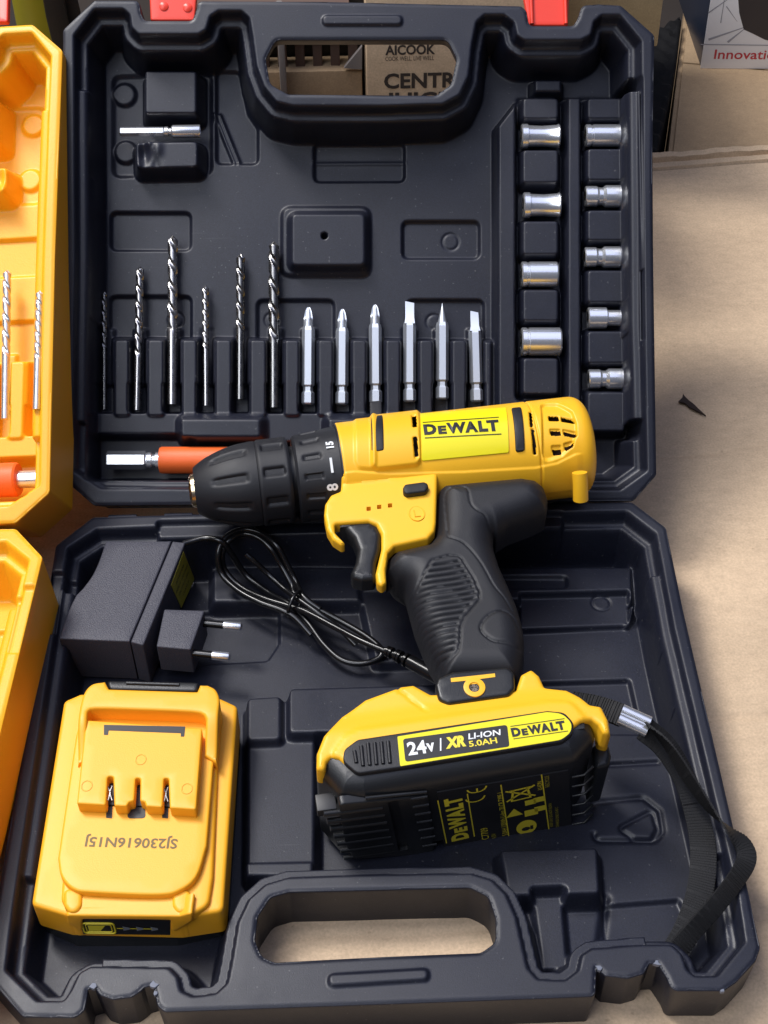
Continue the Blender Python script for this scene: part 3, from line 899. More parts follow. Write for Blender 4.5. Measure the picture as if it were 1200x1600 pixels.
def turned(name, xs, rf, mat, parent, n=220, disp=None, caps=True, F=None, sharp=40, cut=None):
    """High-resolution turned body: rf(x) radius, disp(X, Y, Z, A) radial offset."""
    a = np.linspace(0, 2 * math.pi, n, endpoint=False)
    X, A = np.meshgrid(xs, a, indexing='ij')
    R = rf(X)
    if disp is not None: R = R + disp(X, R * np.cos(A), R * np.sin(A), A)
    V = np.stack([X, R * np.cos(A), R * np.sin(A)], -1).reshape(-1, 3)
    m = len(xs); idx = np.arange(m * n).reshape(m, n)
    nx = np.roll(idx, -1, 1)
    q = np.stack([idx[:-1], nx[:-1], nx[1:], idx[1:]], -1).reshape(-1, 4)
    if cut is not None:
        c = V[q].mean(1)
        q = q[~((c[:, 2] > 0) & cut(c[:, 0], c[:, 1]))]
    fs = q[:, ::-1].tolist()
    if caps: fs += [idx[0].tolist(), idx[-1][::-1].tolist()]
    return mesh_ob(name, V, fs, mat, parent, F, True, sharp)

xt = DP([(297, 762)])[0][0]
xc = DP([(403, 752)])[0][0]
xr = DP([(454, 747)])[0][0]
xk = DP([(461, 746)])[0][0]
xh = DP([(529, 738)])[0][0]
xe = DP([(917, 698)])[0][0]
RM = 23.2
def flutes(count, depth, sharpness=3.0, phase=0.0):
    return lambda A: -depth * smooth((np.cos(A * count + phase) - .45) / .35)
# nose of the chuck: fluted cone with bright tip ring and jaws
xs = np.concatenate([np.linspace(xt + 2.2, xt + 12, 14), np.linspace(xt + 12.8, xc, 34)])
def r_nose(X):
    t = np.clip((X - xt) / (xc - xt), 0, 1)
    return 8.2 + 11.0 * (1 - (1 - np.clip(t * 1.05, 0, 1)) ** 2.0) ** .85
fl = flutes(9, 1.1)
chuck = turned('chuck', xs, r_nose, M['rubber'], drill, 180, lambda X, Y, Z, A: fl(A) * smooth((X - xt - 9) / 4) * smooth((xc - 3 - X) / 3))
lathe('nose_ring', [(xt + 2.6, 7.9), (xt + .6, 7.4), (xt - .2, 6.2), (xt - .2, 4.6), (xt + 2.4, 4.2)], M['brass'], chuck, None, n=40, caps=False)
for k in range(3):
    a = k * 2 * math.pi / 3 + .4
    bm = bmesh.new()
    box_bm(bm, xt - .6, xt + 4, -1.4, 1.4, .8, 4.3, .4, 1, mat=Matrix.Rotation(a, 4, 'X'))
    bm_ob('jaw', bm, M['dark_steel'], chuck)
# knurled sleeve
kn = flutes(9, 1.2, phase=.6)
xs = np.concatenate([[xc + .1, xc + .3, xc + .9], np.linspace(xc + 1.5, xr - 1.6, 22), [xr - .9, xr - .3, xr - .1]])
turned('chuck_sleeve', xs, lambda X: 19.6 - .8 * smooth((xc + 1.2 - X) / 1.2) - .8 * smooth((X - xr + 1.2) / 1.2), M['rubber'], drill, 180,
       lambda X, Y, Z, A: kn(A) * smooth((X - xc - 2.2) / 1.2) * smooth((xr - 2.2 - X) / 1.2))
lathe('spindle', [(xr - 1, 15.0), (xk + 1, 15.0)], M['print'], drill, None, n=60)
# clutch ring with printed scale
ck = flutes(14, .9)
xs = np.concatenate([[xk, xk + .4, xk + 1.0], np.linspace(xk + 1.6, xh + 2, 36)])
rck = lambda X: 19.6 + 2.2 * np.clip((X - xk) / (xh - xk), 0, 1) - 1.0 * smooth((xk + 1.1 - X) / 1.1)
ring = turned('clutch_ring', xs, rck, M['rubber'], drill, 200, lambda X, Y, Z, A: ck(A) * smooth((X - xk - 3) / 1.5) * smooth((xk + (xh - xk) * .62 - X) / 1.5))
lathe('seam_ring', [(xh - .2, 21.4), (xh + .2, 22.6), (xh + 1.0, 22.9)], M['print'], drill, None, n=80, caps=False)

def zm(x, y): return np.sqrt(np.maximum(RM ** 2 - y ** 2, 0.01))
def zk(x, y): return np.sqrt(np.maximum(21.9 ** 2 - y ** 2, 0.01))
def on1(pts, zf=None, off=0): return on(DRILL, zc(270, 600, 1.7647, pts), zf or zm, off=off)
# numerals on the ring
def on_cyl(px, r, rz, off=.15):
    """Frame tangent to the cylinder where the survey pixel meets it, text running round it or along it."""
    x, y = on(DRILL, [px], lambda a, b: np.sqrt(np.maximum(r * r - b * b, .01)))[0]
    a = math.atan2(y, math.sqrt(max(r * r - y * y, 0)))
    return Matrix.Translation((x, 0, 0)) @ Matrix.Rotation(-a, 4, 'X') @ Matrix.Translation((0, 0, r + off)) @ Matrix.Rotation(rad(rz), 4, 'Z')
text('numeral', '8', 6.6, M['white'], ring, on_cyl((520.5, 761), 21.7, 90), weight=.03)
text('numeral', '15', 4.4, M['white'], ring, on_cyl((516, 696), 21.7, 90), weight=.05)
q = on_cyl((518, 727), 21.75, 0)
flat('tick_mark', [(-.55, -3.4), (.55, -3.4), (.55, 3.4), (-.55, 3.4)], q, M['white'], ring)
text('numeral', '1', 4.4, M['white'], ring, on_cyl((527, 777), 21.8, 90), weight=.04)

# ---- yellow motor housing with its vents pressed in
raised = on1([(546, 84), (674, 77), (682, 214), (672, 224), (562, 236), (548, 226)])
stepped = on1([(500, 92), (560, 88), (560, 236), (512, 232), (503, 214)])
slots = [on1(p) for p in ([(658, 94), (671, 92), (674, 124), (661, 126)], [(661, 152), (674, 150), (678, 204), (666, 208)],
         [(981, 76), (990, 75), (994, 118), (985, 119)], [(987, 122), (996, 121), (1004, 194), (994, 196)],
         [(1035, 82), (1064, 83), (1067, 97), (1038, 96)], [(1070, 84), (1103, 92), (1113, 106), (1072, 98)],
         [(1040, 120), (1070, 121), (1073, 138), (1043, 138)], [(1076, 121), (1112, 130), (1117, 146), (1079, 138)],
         [(1045, 170), (1072, 169), (1074, 190), (1049, 191)], [(1079, 164), (1108, 156), (1104, 174), (1084, 184)])]
slots = [fillet(s, .7) for s in slots]
raised = fillet(raised, 3); stepped = fillet(stepped, 3)
arch = on1([(1010, 49), (1060, 50), (1095, 66), (1117, 100), (1120, 140), (1108, 175), (1080, 205), (1040, 222), (1012, 228)])
arch = [tuple(p) for p in spline(arch, 5)]
seam = on1([(500, 238), (600, 244), (800, 238), (1000, 226), (1060, 214), (1110, 190)])
M['motor'] = new_mat('motor_core', (0.05, 0.022, 0.012), .6)
def in_slot(x, y):
    r = np.zeros(x.shape, bool)
    for s in slots: r |= poly_sdf(s, x, y) < -.1
    return r
def body_disp(X, Y, Z, A):
    f = (Z > -2)
    D = np.zeros(X.shape)
    def part(poly, h, w):
        nonlocal D
        P = np.array(poly); lo, hi = P.min(0) - 3, P.max(0) + 3
        s = f & (X > lo[0]) & (X < hi[0]) & (Y > lo[1]) & (Y < hi[1])
        D[s] += h * smooth(-poly_sdf(poly, X[s], Y[s]) / w + .5)
    part(raised, 1.7, 2.2); part(stepped, .8, 2.0)
    for s in slots: part(s, -.9, .9)
    part(fillet(on1([(1014, 54), (1060, 54), (1100, 75), (1113, 110), (1114, 140), (1100, 172), (1074, 198), (1018, 218)]), 3), -1.4, 1.3)
    xg = on1([(1006, 130)])[0][0]
    D -= .8 * np.exp(-((X - xg) / .5) ** 2) * f
    s = f & (Y < 6)
    D[s] += .55 * smooth((-(Y[s] - np.interp(X[s], [p[0] for p in seam], [p[1] for p in seam]))) / .8) * smooth((xe - 7 - X[s]) / 4)
    return D
xs = np.concatenate([[xh + .2, xh + .5, xh + 1.0], np.arange(xh + 1.5, xe - 7, .33), xe - 7 * (1 - np.sin(np.linspace(0, math.pi / 2, 12)[1:]))])
def r_body(X):
    t = np.clip((X - (xe - 7)) / 7, 0, 1)
    return np.where(X > xe - 7, RM - 7 * (1 - np.sqrt(np.maximum(1 - t * t, 0))), RM) - .9 * smooth((xh + 1.2 - X) / 1.0)
housing = turned('motor_housing', xs, r_body, M['yellow'], drill, 460, body_disp, sharp=None, cut=in_slot)
lathe('motor_core', [(xh + 4, 17.5), (xe - 12, 17.5), (xe - 6, 14)], M['motor'], drill, None, n=60)
# slats bridging the rear grille stay yellow; stubs round the rear cap
for (px, ln, r_) in (((886, 627), 9, 2.6), ((920, 704), 8, 2.2)):
    x, y = DP([px], 6)[0]
    lathe('screw_boss', [(-ln / 2, r_ * .55), (-ln / 2 + .8, r_), (ln / 2 - .8, r_), (ln / 2, r_ * .55)], M['yellow'], housing, T(x - 1, y - 1.5, 4, rz=8), n=20)
p0, p1 = D1([(1121, 248)], 14)[0], D1([(1126, 312)], 6)[0]
tube('screw_boss', [(p0[0], p0[1], 15), (p0[0] * .5 + p1[0] * .5, p0[1] * .5 + p1[1] * .5, 10.5), (p1[0], p1[1], 4)], [3.4, 3.4, 3.4], M['yellow'], housing, n=20)

# stickers and rubber inlays that follow the barrel
plate('side_label', fillet(on1([(681, 84), (918, 67), (926, 191), (686, 214)]), .8), lambda x, y: zm(x, y) + .62, M['lime'], drill, bottom=lambda x, y: float(zm(x, y)) + .1, step=1.6)
LBL = lambda x, y: zm(x, y) + .62
a, b = on1([(693, 112), (903, 98)])
ang = math.degrees(math.atan2(b[1] - a[1], b[0] - a[0]))
def brand(parent, mat, C, w, ang, zf, off=.22, F0=IDM):
    """The maker's wordmark: letters of heavy block strokes between two rules."""
    for ch, x0, x1, h in (('D', -.5, -.335, .180), ('E', -.315, -.205, .135), ('W', -.20, .055, .180), ('A', .035, .205, .180), ('L', .215, .335, .180), ('T', .325, .485, .180)):
        o = fit_text('lettering', ch, x0 * w, x1 * w, -.09 * w, -.09 * w + h * w, 0, 0, mat, parent, weight=.055)
        M4 = F0 @ T(*C, 0, ang)
        bm = bmesh.new(); bm.from_mesh(o.data)
        bmesh.ops.triangulate(bm, faces=bm.faces)
        for v in bm.verts:
            p = M4 @ (v.co / MM)
            z = float(zf(np.array([p.x]), np.array([p.y]))[0]) + off
            v.co = Vector((p.x, p.y, z)) * MM
        bm.to_mesh(o.data); bm.free()
def rules(parent, mat, C, w, ang, zf, off=.22, F0=IDM, gap=.125):
    for s in (-1, 1):
        bm = bmesh.new()
        xs_ = np.linspace(-w / 2, w / 2, 24)
        lo = [bm.verts.new(F0 @ T(*C, 0, ang) @ Vector((x, s * w * gap - w * .006, 0))) for x in xs_]
        hi = [bm.verts.new(F0 @ T(*C, 0, ang) @ Vector((x, s * w * gap + w * .006, 0))) for x in xs_]
        for i in range(23): bm.faces.new((lo[i], lo[i + 1], hi[i + 1], hi[i]))
        if zf is not None:
            for v in bm.verts: v.co.z = float(zf(np.array([v.co.x]), np.array([v.co.y]))[0]) + off
        bm_ob('rule_line', bm, mat, parent, smooth=False, recalc=False)
c = on1([(797, 122)])[0]
w_ = math.hypot(b[0] - a[0], b[1] - a[1])
side_label = bpy.data.objects['side_label']
brand(side_label, M['print'], c, w_, ang, LBL)
rules(side_label, M['print'], c, w_, ang, LBL, gap=.135)
for k, (pts, h) in enumerate((([(543, 95), (575, 92), (582, 190), (548, 196)], 2.2), ([(933, 69), (960, 66), (970, 186), (945, 190)], .9))):
    plate('rubber_inlay', fillet(on1(pts), 1.2), (lambda h: lambda x, y: zm(x, y) + h)(h), M['rubber'], drill, bottom=lambda x, y: float(zm(x, y)) - .5, step=1.6, edge=.5)

# ---- yellow trigger guard: web under the barrel, hook and front strap
def zguard(x, y): return np.maximum(zm(x, y) + .5, 15.0) - 1.2 * smooth((-(y) - 20) / 30)
guard_poly = D1([(466, 262), (560, 258), (730, 246), (729, 275), (726, 380), (722, 403), (704, 424), (612, 444), (594, 463), (587, 510), (589, 545), (576, 556), (563, 546), (559, 520), (575, 452), (575, 410), (562, 386), (540, 378), (446, 385),
                 (448, 408), (476, 437), (465, 442), (441, 426), (425, 400), (417, 360), (420, 332), (436, 308), (463, 297)], 14)
guard = plate('trigger_guard', fillet(guard_poly, 1.6), zguard, M['yellow'], drill, bottom=8, step=1.8, edge=1.6, fine=1.2, esegs=4,
              holes=[fillet(D1([(x - 6, y + 6), (x + 6, y + 5), (x + 6, y - 6), (x - 6, y - 5)], 15), .3) for x, y in ((540, 342), (569, 337), (599, 333))])
box('vent_backing', *sum([[min(p[i] for p in guard_poly) + 8, min(p[i] for p in guard_poly) + 50] if i == 0 else [-22, -8] for i in (0, 1)], []), 5, 9, M['print'], guard)
x, y = D1([(673, 354)], 15)[0]
tube('moulded_mark', [(x + 3.3 * math.cos(k * .3142), y + 3.9 * math.sin(k * .3142), float(zguard(np.array([x]), np.array([y]))[0])) for k in range(20)], .34, M['yellow'], guard, n=6, closed=True)
zl_ = float(zguard(np.array([x]), np.array([y]))[0]) + .1
tube('moulded_letter', [(x - 1.0, y + 1.9, zl_), (x - 1.0, y - 1.6, zl_), (x + 1.3, y - 1.6, zl_)], .3, M['yellow'], guard, n=6)
sw = fillet(D1([(634, 292), (640, 282), (692, 275), (703, 280), (705, 290), (698, 302), (645, 309), (636, 304)], 16), 1.8)
plate('direction_switch', sw, 17.8, M['rubber'], drill, bottom=12, step=1.5, edge=1.0)

# ---- trigger
trig = D1([(447, 386), (500, 380), (545, 378), (566, 392), (575, 412), (572, 452), (560, 492), (558, 538), (522, 541), (496, 533), (490, 520), (503, 492), (509, 456), (497, 424), (474, 398)], 12)
plate('trigger', fillet(trig, 1.5), 12.6, M['black'], drill, bottom=4, step=2, edge=2.6, esegs=4)

# ---- rubber overmould and handle
groove_a = [tuple(p) for p in spline(D1([(760, 418), (752, 330), (752, 296), (764, 284), (796, 280), (812, 290), (822, 330), (838, 348), (862, 360), (884, 400)], 17), 5)]
groove_b = [tuple(p) for p in spline(D1([(762, 420), (805, 440), (850, 490), (885, 550), (912, 580), (935, 615)], 17), 5)]
Lr = D1([(598, 455), (588, 500), (594, 548), (618, 566), (640, 575), (652, 620), (668, 680), (690, 735), (712, 785), (730, 812), (740, 850)], 2)
Rr = D1([(888, 400), (882, 440), (884, 480), (900, 530), (925, 585), (948, 640), (962, 690), (968, 735), (967, 780), (960, 812), (950, 850)], 2)
Ls = np.array(spline(Lr, 14)); Rs = np.array(spline(Rr, 14))
pad = fillet(D1([(716, 482), (760, 470), (792, 472), (830, 530), (846, 570), (846, 592), (806, 640), (794, 668), (792, 715), (786, 738), (740, 775), (722, 770), (690, 715), (664, 650), (648, 595), (655, 575), (690, 520)], 17), 3)
oval = [tuple(p) for p in spline(D1([(850, 690), (852, 665), (875, 640), (905, 630), (935, 640), (955, 672), (966, 705), (955, 728), (920, 722), (880, 716)], 15), 5, True)]
pal = np.array(pad)
ctr_line = np.array(D1([(720, 480), (640, 590), (735, 780)], 17))
def grip_relief(x, y):
    sd = poly_sdf(pad, x, y)
    d = -.6 * np.exp(-(sd / .42) ** 2)
    # ribs: arcs sweeping across the pad
    (ax, ay), (bx, by) = D1([(790, 500), (760, 745)], 17)
    u = (y - ay) / (by - ay)
    ph = (u * 15 + .03 * (x - ax) + .0016 * (x - ax) ** 2)
    fr = np.abs(ph - np.round(ph)) * 4.1
    d += smooth((-sd - 1.2) / .7) * (-.95 * np.exp(-(fr / .72) ** 2))
    so = poly_sdf(oval, x, y)
    d += -.55 * np.exp(-(so / .4) ** 2) + .35 * smooth(-so / 2)
    d += -.5 * np.exp(-(line_dist(groove_b, x, y) / .38) ** 2) - .5 * np.exp(-(line_dist(groove_a, x, y) / .38) ** 2)
    return d
grip_top = D1([(728, 300), (732, 278), (746, 266), (850, 256), (960, 246), (1005, 253), (1030, 272), (1040, 300), (1034, 334), (1000, 352), (930, 378), (896, 400)], 14)
grip_left = D1([(588, 512), (596, 466), (614, 447), (706, 426), (724, 404), (727, 380)], 14)
grip_poly = fillet(grip_top + Rr[1:] + Lr[::-1][:-2] + grip_left, 2.5)
def zgrip(x, y):
    d = np.clip(-poly_sdf(grip_poly, x, y), 0, 99)
    t = 1 - np.clip(d / 12.0, 0, 1)
    z = 3.0 + (14.6 - 1.2 * np.exp(-((y + 78) / 22) ** 2)) * (1 - t ** 2.4) ** (1 / 2.4)
    m = (zm(x, y) + .9) * np.clip(1 - np.clip(.9 - d, 0, .9) * .06, 0, 1)
    h = 3.0
    k = np.clip(.5 + .5 * (m - z) / h, 0, 1)
    return np.where(np.abs(y) < RM, z * (1 - k) + m * k + h * k * (1 - k), z)
plate('grip', grip_poly, zgrip, M['rubber'], drill, bottom=-4, step=.55, fine=.5, relief=grip_relief, sharp=60)
N, Mq = len(Ls), 260
th = np.linspace(0, 2 * math.pi, Mq, endpoint=False)
# resample the rows finely
def refine(A, k):
    t = np.linspace(0, len(A) - 1, k); i = np.minimum(t.astype(int), len(A) - 2); f = (t - i)[:, None]
    return A[i] * (1 - f) + A[i + 1] * f
Ls, Rs = refine(Ls, 240), refine(Rs, 240)
cen, half = (Ls + Rs) / 2, (Rs - Ls) / 2
ct, st = np.cos(th), np.sin(th)
e = 2 / 2.5
sx_, sz_ = np.sign(ct) * np.abs(ct) ** e, np.sign(st) * np.abs(st) ** e
XYS = .985
TH = 17.6 - 2.2 * np.exp(-((np.linspace(0, 1, 240) - .75) / .25) ** 2)
XY = cen[:, None, :] + XYS * half[:, None, :] * sx_[None, :, None]
Zg = TH[:, None] * sz_[None, :]
V = np.concatenate([XY, Zg[..., None]], -1)
V[..., 2] = np.minimum(V[..., 2], 2.0)
idx = np.arange(240 * Mq).reshape(240, Mq); nx = np.roll(idx, -1, 1)
q = np.stack([idx[:-1], idx[1:], nx[1:], nx[:-1]], -1).reshape(-1, 4)
fs = q.tolist() + [idx[0].tolist(), idx[-1][::-1].tolist()]
mesh_ob('grip_back', V.reshape(-1, 3), fs, M['rubber'], drill)

# ---- foot and battery pack
ZT = 27.0
# bottom (front) face line of the pack and its plan outline
front = D2([(86, 372), (330, 346), (690, 277), (764, 256)], 18)
yb0 = front[0][1]; 
fa = np.polyfit([p[0] for p in front], [p[1] for p in front], 1)
xl, xrr = D2([(62, 330)], 10)[0][0], D2([(768, 240)], 18)[0][0]
backL, backR = D2([(120, 150)], 20)[0], D2([(720, 105)], 20)[0]
yback = backR[1]
fy = lambda x: fa[0] * x + fa[1]
pack_poly = [(xl, fy(xl) + 14), (xl + 7, fy(xl + 7) + 2.0), (xl + 16, fy(xl + 16)), (xrr - 10, fy(xrr - 10)), (xrr, fy(xrr) + 8), (xrr, yback - 8), (xl + 34, yback - 8), (xl, fy(xl) + 24)]
pack = plate('battery_pack', fillet(pack_poly, 4), ZT, M['black'], drill, bottom=-27, step=4, edge=8.0, esegs=8, fine=2)
pack['label'] = 'black slide-on battery pack with yellow side label'
foot = D2([(56, 292), (57, 250), (75, 205), (120, 150), (180, 105), (270, 72), (302, 68), (345, 92), (560, 84), (574, 42), (600, 28), (620, 45), (634, 76), (690, 85), (722, 106), (746, 126), (775, 131), (792, 165), (797, 200), (780, 200),
           (768, 178), (750, 164), (724, 172), (690, 197), (135, 284), (114, 266), (94, 260), (82, 272), (78, 292)], 24)
FT = ZT + 1.0
flange = fillet(D2([(100, 300), (96, 240), (128, 196), (165, 176), (640, 104), (700, 108), (738, 150), (745, 230), (690, 250)], 28), 5)
seam_a = D2([(262, 70), (300, 100), (332, 126)], 27)
def foot_relief(x, y):
    return .8 * smooth(-poly_sdf(flange, x, y) / 1.6 + .5) - .8 * np.exp(-(line_dist(seam_a, x, y) / .5) ** 2)
foot_ob = plate('foot', fillet(foot, 1.6), lambda x, y: FT - 2.5 * smooth((y - yback + 6) / 12), M['yellow'], drill, bottom=17, step=1.2, edge=1.9, esegs=5, fine=1.2, relief=foot_relief)
# back block of the foot and strap eye
bx = fillet(D2([(762, 128), (776, 126), (796, 160), (802, 204), (772, 196)], 16), 2)
plate('foot_heel', bx, 18, M['yellow'], drill, bottom=6, step=3, edge=2.4, esegs=4)
# seam in the foot
# label band: charcoal frame, yellow label, black panel
frame_poly = fillet(D2([(122, 258), (126, 228), (160, 203), (640, 130), (684, 134), (708, 160), (706, 188), (680, 208), (300, 270), (160, 290)], FT + 1.2), 4)
band = plate('label_frame', frame_poly, FT + 1.3, M['rubber'], drill, bottom=FT - 5, step=3, edge=.7)
lab_poly = fillet(D2([(261, 196), (640, 134), (680, 138), (703, 163), (700, 186), (676, 204), (268, 271)], FT + 1.5), [.5, 6, 6, 6, 6, 6, .5])
lab = plate('pack_label', lab_poly, FT + 1.55, M['lime'], drill, bottom=FT + .8, step=3)
zl = FT + 1.66
panel = fillet(D2([(275, 202), (539, 166), (545, 221), (281, 260)], zl), 1.2)
flat('black_panel', [(x, y) for x, y in panel], T(0, 0, zl), M['print'], lab)
A0, A1 = D2([(285, 226), (540, 190)], zl)
ang = math.degrees(math.atan2(A1[1] - A0[1], A1[0] - A0[0]))
def lt(name, body, px, size, mat, weight=.03, sx=1.0, shear=0.0, parent=lab, spacing=1.0):
    x, y = D2([px], zl)[0]
    return text(name, body, size, mat, parent, T(x, y, zl + .1, ang), weight=weight, sx=sx, shear=shear, spacing=spacing)
def boxed(body, px, mat, weight=.02, shear=0.0):
    """px: four survey points of the inked box (left bottom, right bottom, right top, left top)."""
    q = D2(px, zl)
    R_ = Matrix.Rotation(-rad(ang), 2)
    r = [R_ @ Vector(p) for p in q]
    x0, x1 = (r[0].x + r[3].x) / 2, (r[1].x + r[2].x) / 2; y0, y1 = (r[0].y + r[1].y) / 2, (r[2].y + r[3].y) / 2
    return fit_text('lettering', body, x0, x1, y0, y1, zl + .1, 0, mat, lab, F0=Matrix.Rotation(rad(ang), 4, 'Z'), weight=weight, shear=shear)
boxed('24', [(288, 245), (335, 238), (333, 204), (285, 211)], M['white'], .03)
boxed('v', [(336, 236), (357, 233), (354, 211), (334, 214)], M['white'], .03)
boxed('/', [(361, 234), (371, 232), (380, 199), (370, 200)], M['white'], .02)
boxed('XR', [(382, 228), (434, 221), (431, 192), (380, 199)], M['yprint'], .06, .2)
boxed('LI-ION', [(440, 204), (524, 192), (523, 177), (439, 189)], M['white'], .02, .15)
boxed('5.0AH', [(443, 223), (514, 213), (512, 198), (441, 208)], M['yprint'], .02)
a, b = D2([(552, 184), (690, 164)], zl)
ang2 = math.degrees(math.atan2(b[1] - a[1], b[0] - a[0]))
wq = math.hypot(b[0] - a[0], b[1] - a[1])
brand(lab, M['print'], D2([(619, 176)], zl)[0], wq, ang2, lambda x, y: 0 * x + zl, .06)
rules(lab, M['print'], D2([(620, 176)], zl)[0], wq, ang2, lambda x, y: 0 * x + zl, .06, gap=.128)
# ribbed thumb pad left of the label
for k in range(6):
    x0 = 152 + k * 17
    top, bot = (232 - k * 3.4, 262) if k == 0 else (212 - k * 1.5 if k > 1 else 216, 272 - k * 1.8)
    P0, P1 = D2([(x0, top + (4 if k else 0)), (x0 + 5, bot)], FT + 1.5)
    tube('rib', [(P0[0], P0[1], FT + 1.5), (P1[0], P1[1], FT + 1.5)], .75, M['rubber'], band, n=8)
# belt-clip plate on the back of the foot
clip_poly = D2([(356, 76), (362, 58), (400, 42), (540, 30), (556, 46), (558, 84), (542, 103), (390, 124), (364, 112)], 24)
clip = plate('clip_plate', fillet(clip_poly, 3), 27.5, M['black'], drill, bottom=8, step=3, edge=1.5, esegs=4)
cb = D2([(396, 48), (508, 36), (509, 45), (470, 50), (440, 54), (397, 58)], 27.6)
flat('emblem_bar', cb, T(0, 0, 27.62), M['yellow'], clip)
x, y = D2([(456, 72)], 27.6)[0]
lathe('emblem_ring', [(27.3, 4.2), (28.0, 4.2), (28.1, 3.8), (28.1, 2.2), (27.4, 1.9)], M['yellow'], clip, T(x, y, 0), n=32, axis='Z', caps=False)
lathe('screw_head', [(27.2, 2.0), (27.5, 1.6), (27.5, .1)], M['brass'], clip, T(x, y, 0), n=20, axis='Z')
flat('emblem_stem', D2([(446, 50), (466, 48), (466, 62), (446, 64)], 27.6), T(0, 0, 27.68), M['yellow'], clip)

# ---- underside (front face) of the pack: panels, ribs, slot and rating label
BOT = frame(DRILL, (0, fa[1], 0), rx=90, rz=math.degrees(math.atan(fa[0])))
RB = DRILL.inverted() @ BOT
def D3(pts, z=.6): return pick(BOT, zc(460, 1030, 1.6216, pts), z)
pan = D3([(112, 369), (340, 348), (356, 495), (150, 508), (128, 470)], 1.6)
slot = D3([(236, 362), (262, 357), (290, 482), (264, 486)], 1.6)
plate('end_panel', fillet(pan, 2), 1.6, M['black'], pack, RB, bottom=-2, step=4, edge=.8, holes=[fillet(slot, 1)])
def bar(name, a, b, mat, h=1.0, w=.9, z=1.6, px=True):
    (x0, y0), (x1, y1) = D3([a, b], z) if px else (a, b)
    tube(name, [(x0, y0, z), (x1, y1, z)], w, mat, pack, RB, n=8)
for k in range(7):
    y = 388 + k * 18.5
    bar('rib', (74 + k * 8.5, y + 4), (222 + k * 5.5, y - 14), M['black'], w=1.2 if k < 6 else .9, z=1.1)
for k in range(7):
    y = 352 + k * 20
    bar('rib', (294 + k * 5, y + 2), (336 + k * 4, y - 4), M['black'], w=.7, z=1.7)
bar('rib', (180, 352), (335, 336), M['black'], w=.7, z=.6)
bar('edge_bead', (245, 512), (355, 494), M['black'], w=.7, z=1.0)
bar('edge_bead', (380, 492), (690, 446), M['black'], w=.6, z=.3)
# rating label, its printing runs up the face
rl = D3([(362, 338), (694, 282), (704, 442), (382, 490)], .5)
rate = plate('rating_label', rl, .5, M['print'], drill, RB, bottom=-.2, step=6)
p0, p1 = D3([(420, 460), (400, 352)], .6)
up = math.degrees(math.atan2(p1[1] - p0[1], p1[0] - p0[0]))
def rt(body, px, size, mat, weight=.0, sx=1.0, spacing=1.0):
    x, y = D3([px], .6)[0]
    return text('lettering', body, size, mat, rate, T(x, y, .62, up), weight=weight, sx=sx, spacing=spacing)
wd = math.hypot(p1[0] - p0[0], p1[1] - p0[1])
cD = D3([(411, 405)], .6)[0]
brand(rate, M['yprint'], cD, wd, up, lambda x, y: 0 * x + .6, .05)
rules(rate, M['yprint'], cD, wd, up, lambda x, y: 0 * x + .6, .05, gap=.145)
# CE mark from open rings
def arc(px, r, w, a0, a1, mat, extra=None):
    x, y = D3([px], .6)[0]
    bm = bmesh.new(); n = 16
    a = [rad(a0 + (a1 - a0) * k / n) for k in range(n + 1)]
    A = [bm.verts.new((r * math.cos(t), r * math.sin(t), 0)) for t in a]; B = [bm.verts.new(((r - w) * math.cos(t), (r - w) * math.sin(t), 0)) for t in a]
    for k in range(n): bm.faces.new((A[k], A[k + 1], B[k + 1], B[k]))
    if extra:
        bm.faces.new([bm.verts.new(v) for v in ((-r, -w / 2, 0), (-r * .1, -w / 2, 0), (-r * .1, w / 2, 0), (-r, w / 2, 0))])
    bmesh.ops.transform(bm, matrix=T(x, y, .66, up), verts=bm.verts)
    return bm_ob('lettering', bm, mat, rate, smooth=False, recalc=False)
arc((458, 350), 4.0, .7, 90, 270, M['yprint'])
arc((462, 326), 4.0, .7, 90, 270, M['yprint'], True)
rt('DC7709', (484, 446), 4.2, M['yprint'])
rt('24.0V', (506, 450), 2.8, M['dprint'])
rt('5.0AH 120Wh Li-Ion 20 CB TYPE 1', (528, 393), 3.0, M['yprint'], sx=.92)
rt('LI-ION', (622, 320), 2.6, M['yprint'])
rt('RECYCLE', (641, 310), 2.4, M['dprint'])
rt('KEEP DRY DO NOT BURN', (650, 395), 1.9, M['dprint'])
rt('CHARGE ONLY 0-40 C', (666, 400), 1.9, M['dprint'])
a, b, c_, d_ = D3([(523, 318), (545, 460), (626, 292), (646, 440)], .6)
for (s, e_) in ((a, b), (c_, d_)):
    dx, dy = e_[0] - s[0], e_[1] - s[1]; L = math.hypot(dx, dy); nx_, ny_ = -dy / L * .25, dx / L * .25
    flat('rule_line', [(s[0] - nx_, s[1] - ny_), (e_[0] - nx_, e_[1] - ny_), (e_[0] + nx_, e_[1] + ny_), (s[0] + nx_, s[1] + ny_)], RB @ T(0, 0, .66), M['yprint'], pack)
def sign(polys, px, s, mat):
    x, y = D3([px], .6)[0]
    return join_flat('symbol', [[(a_ * s, b_ * s) for a_, b_ in p] for p in polys], T(x, y, .66, up), mat, rate)
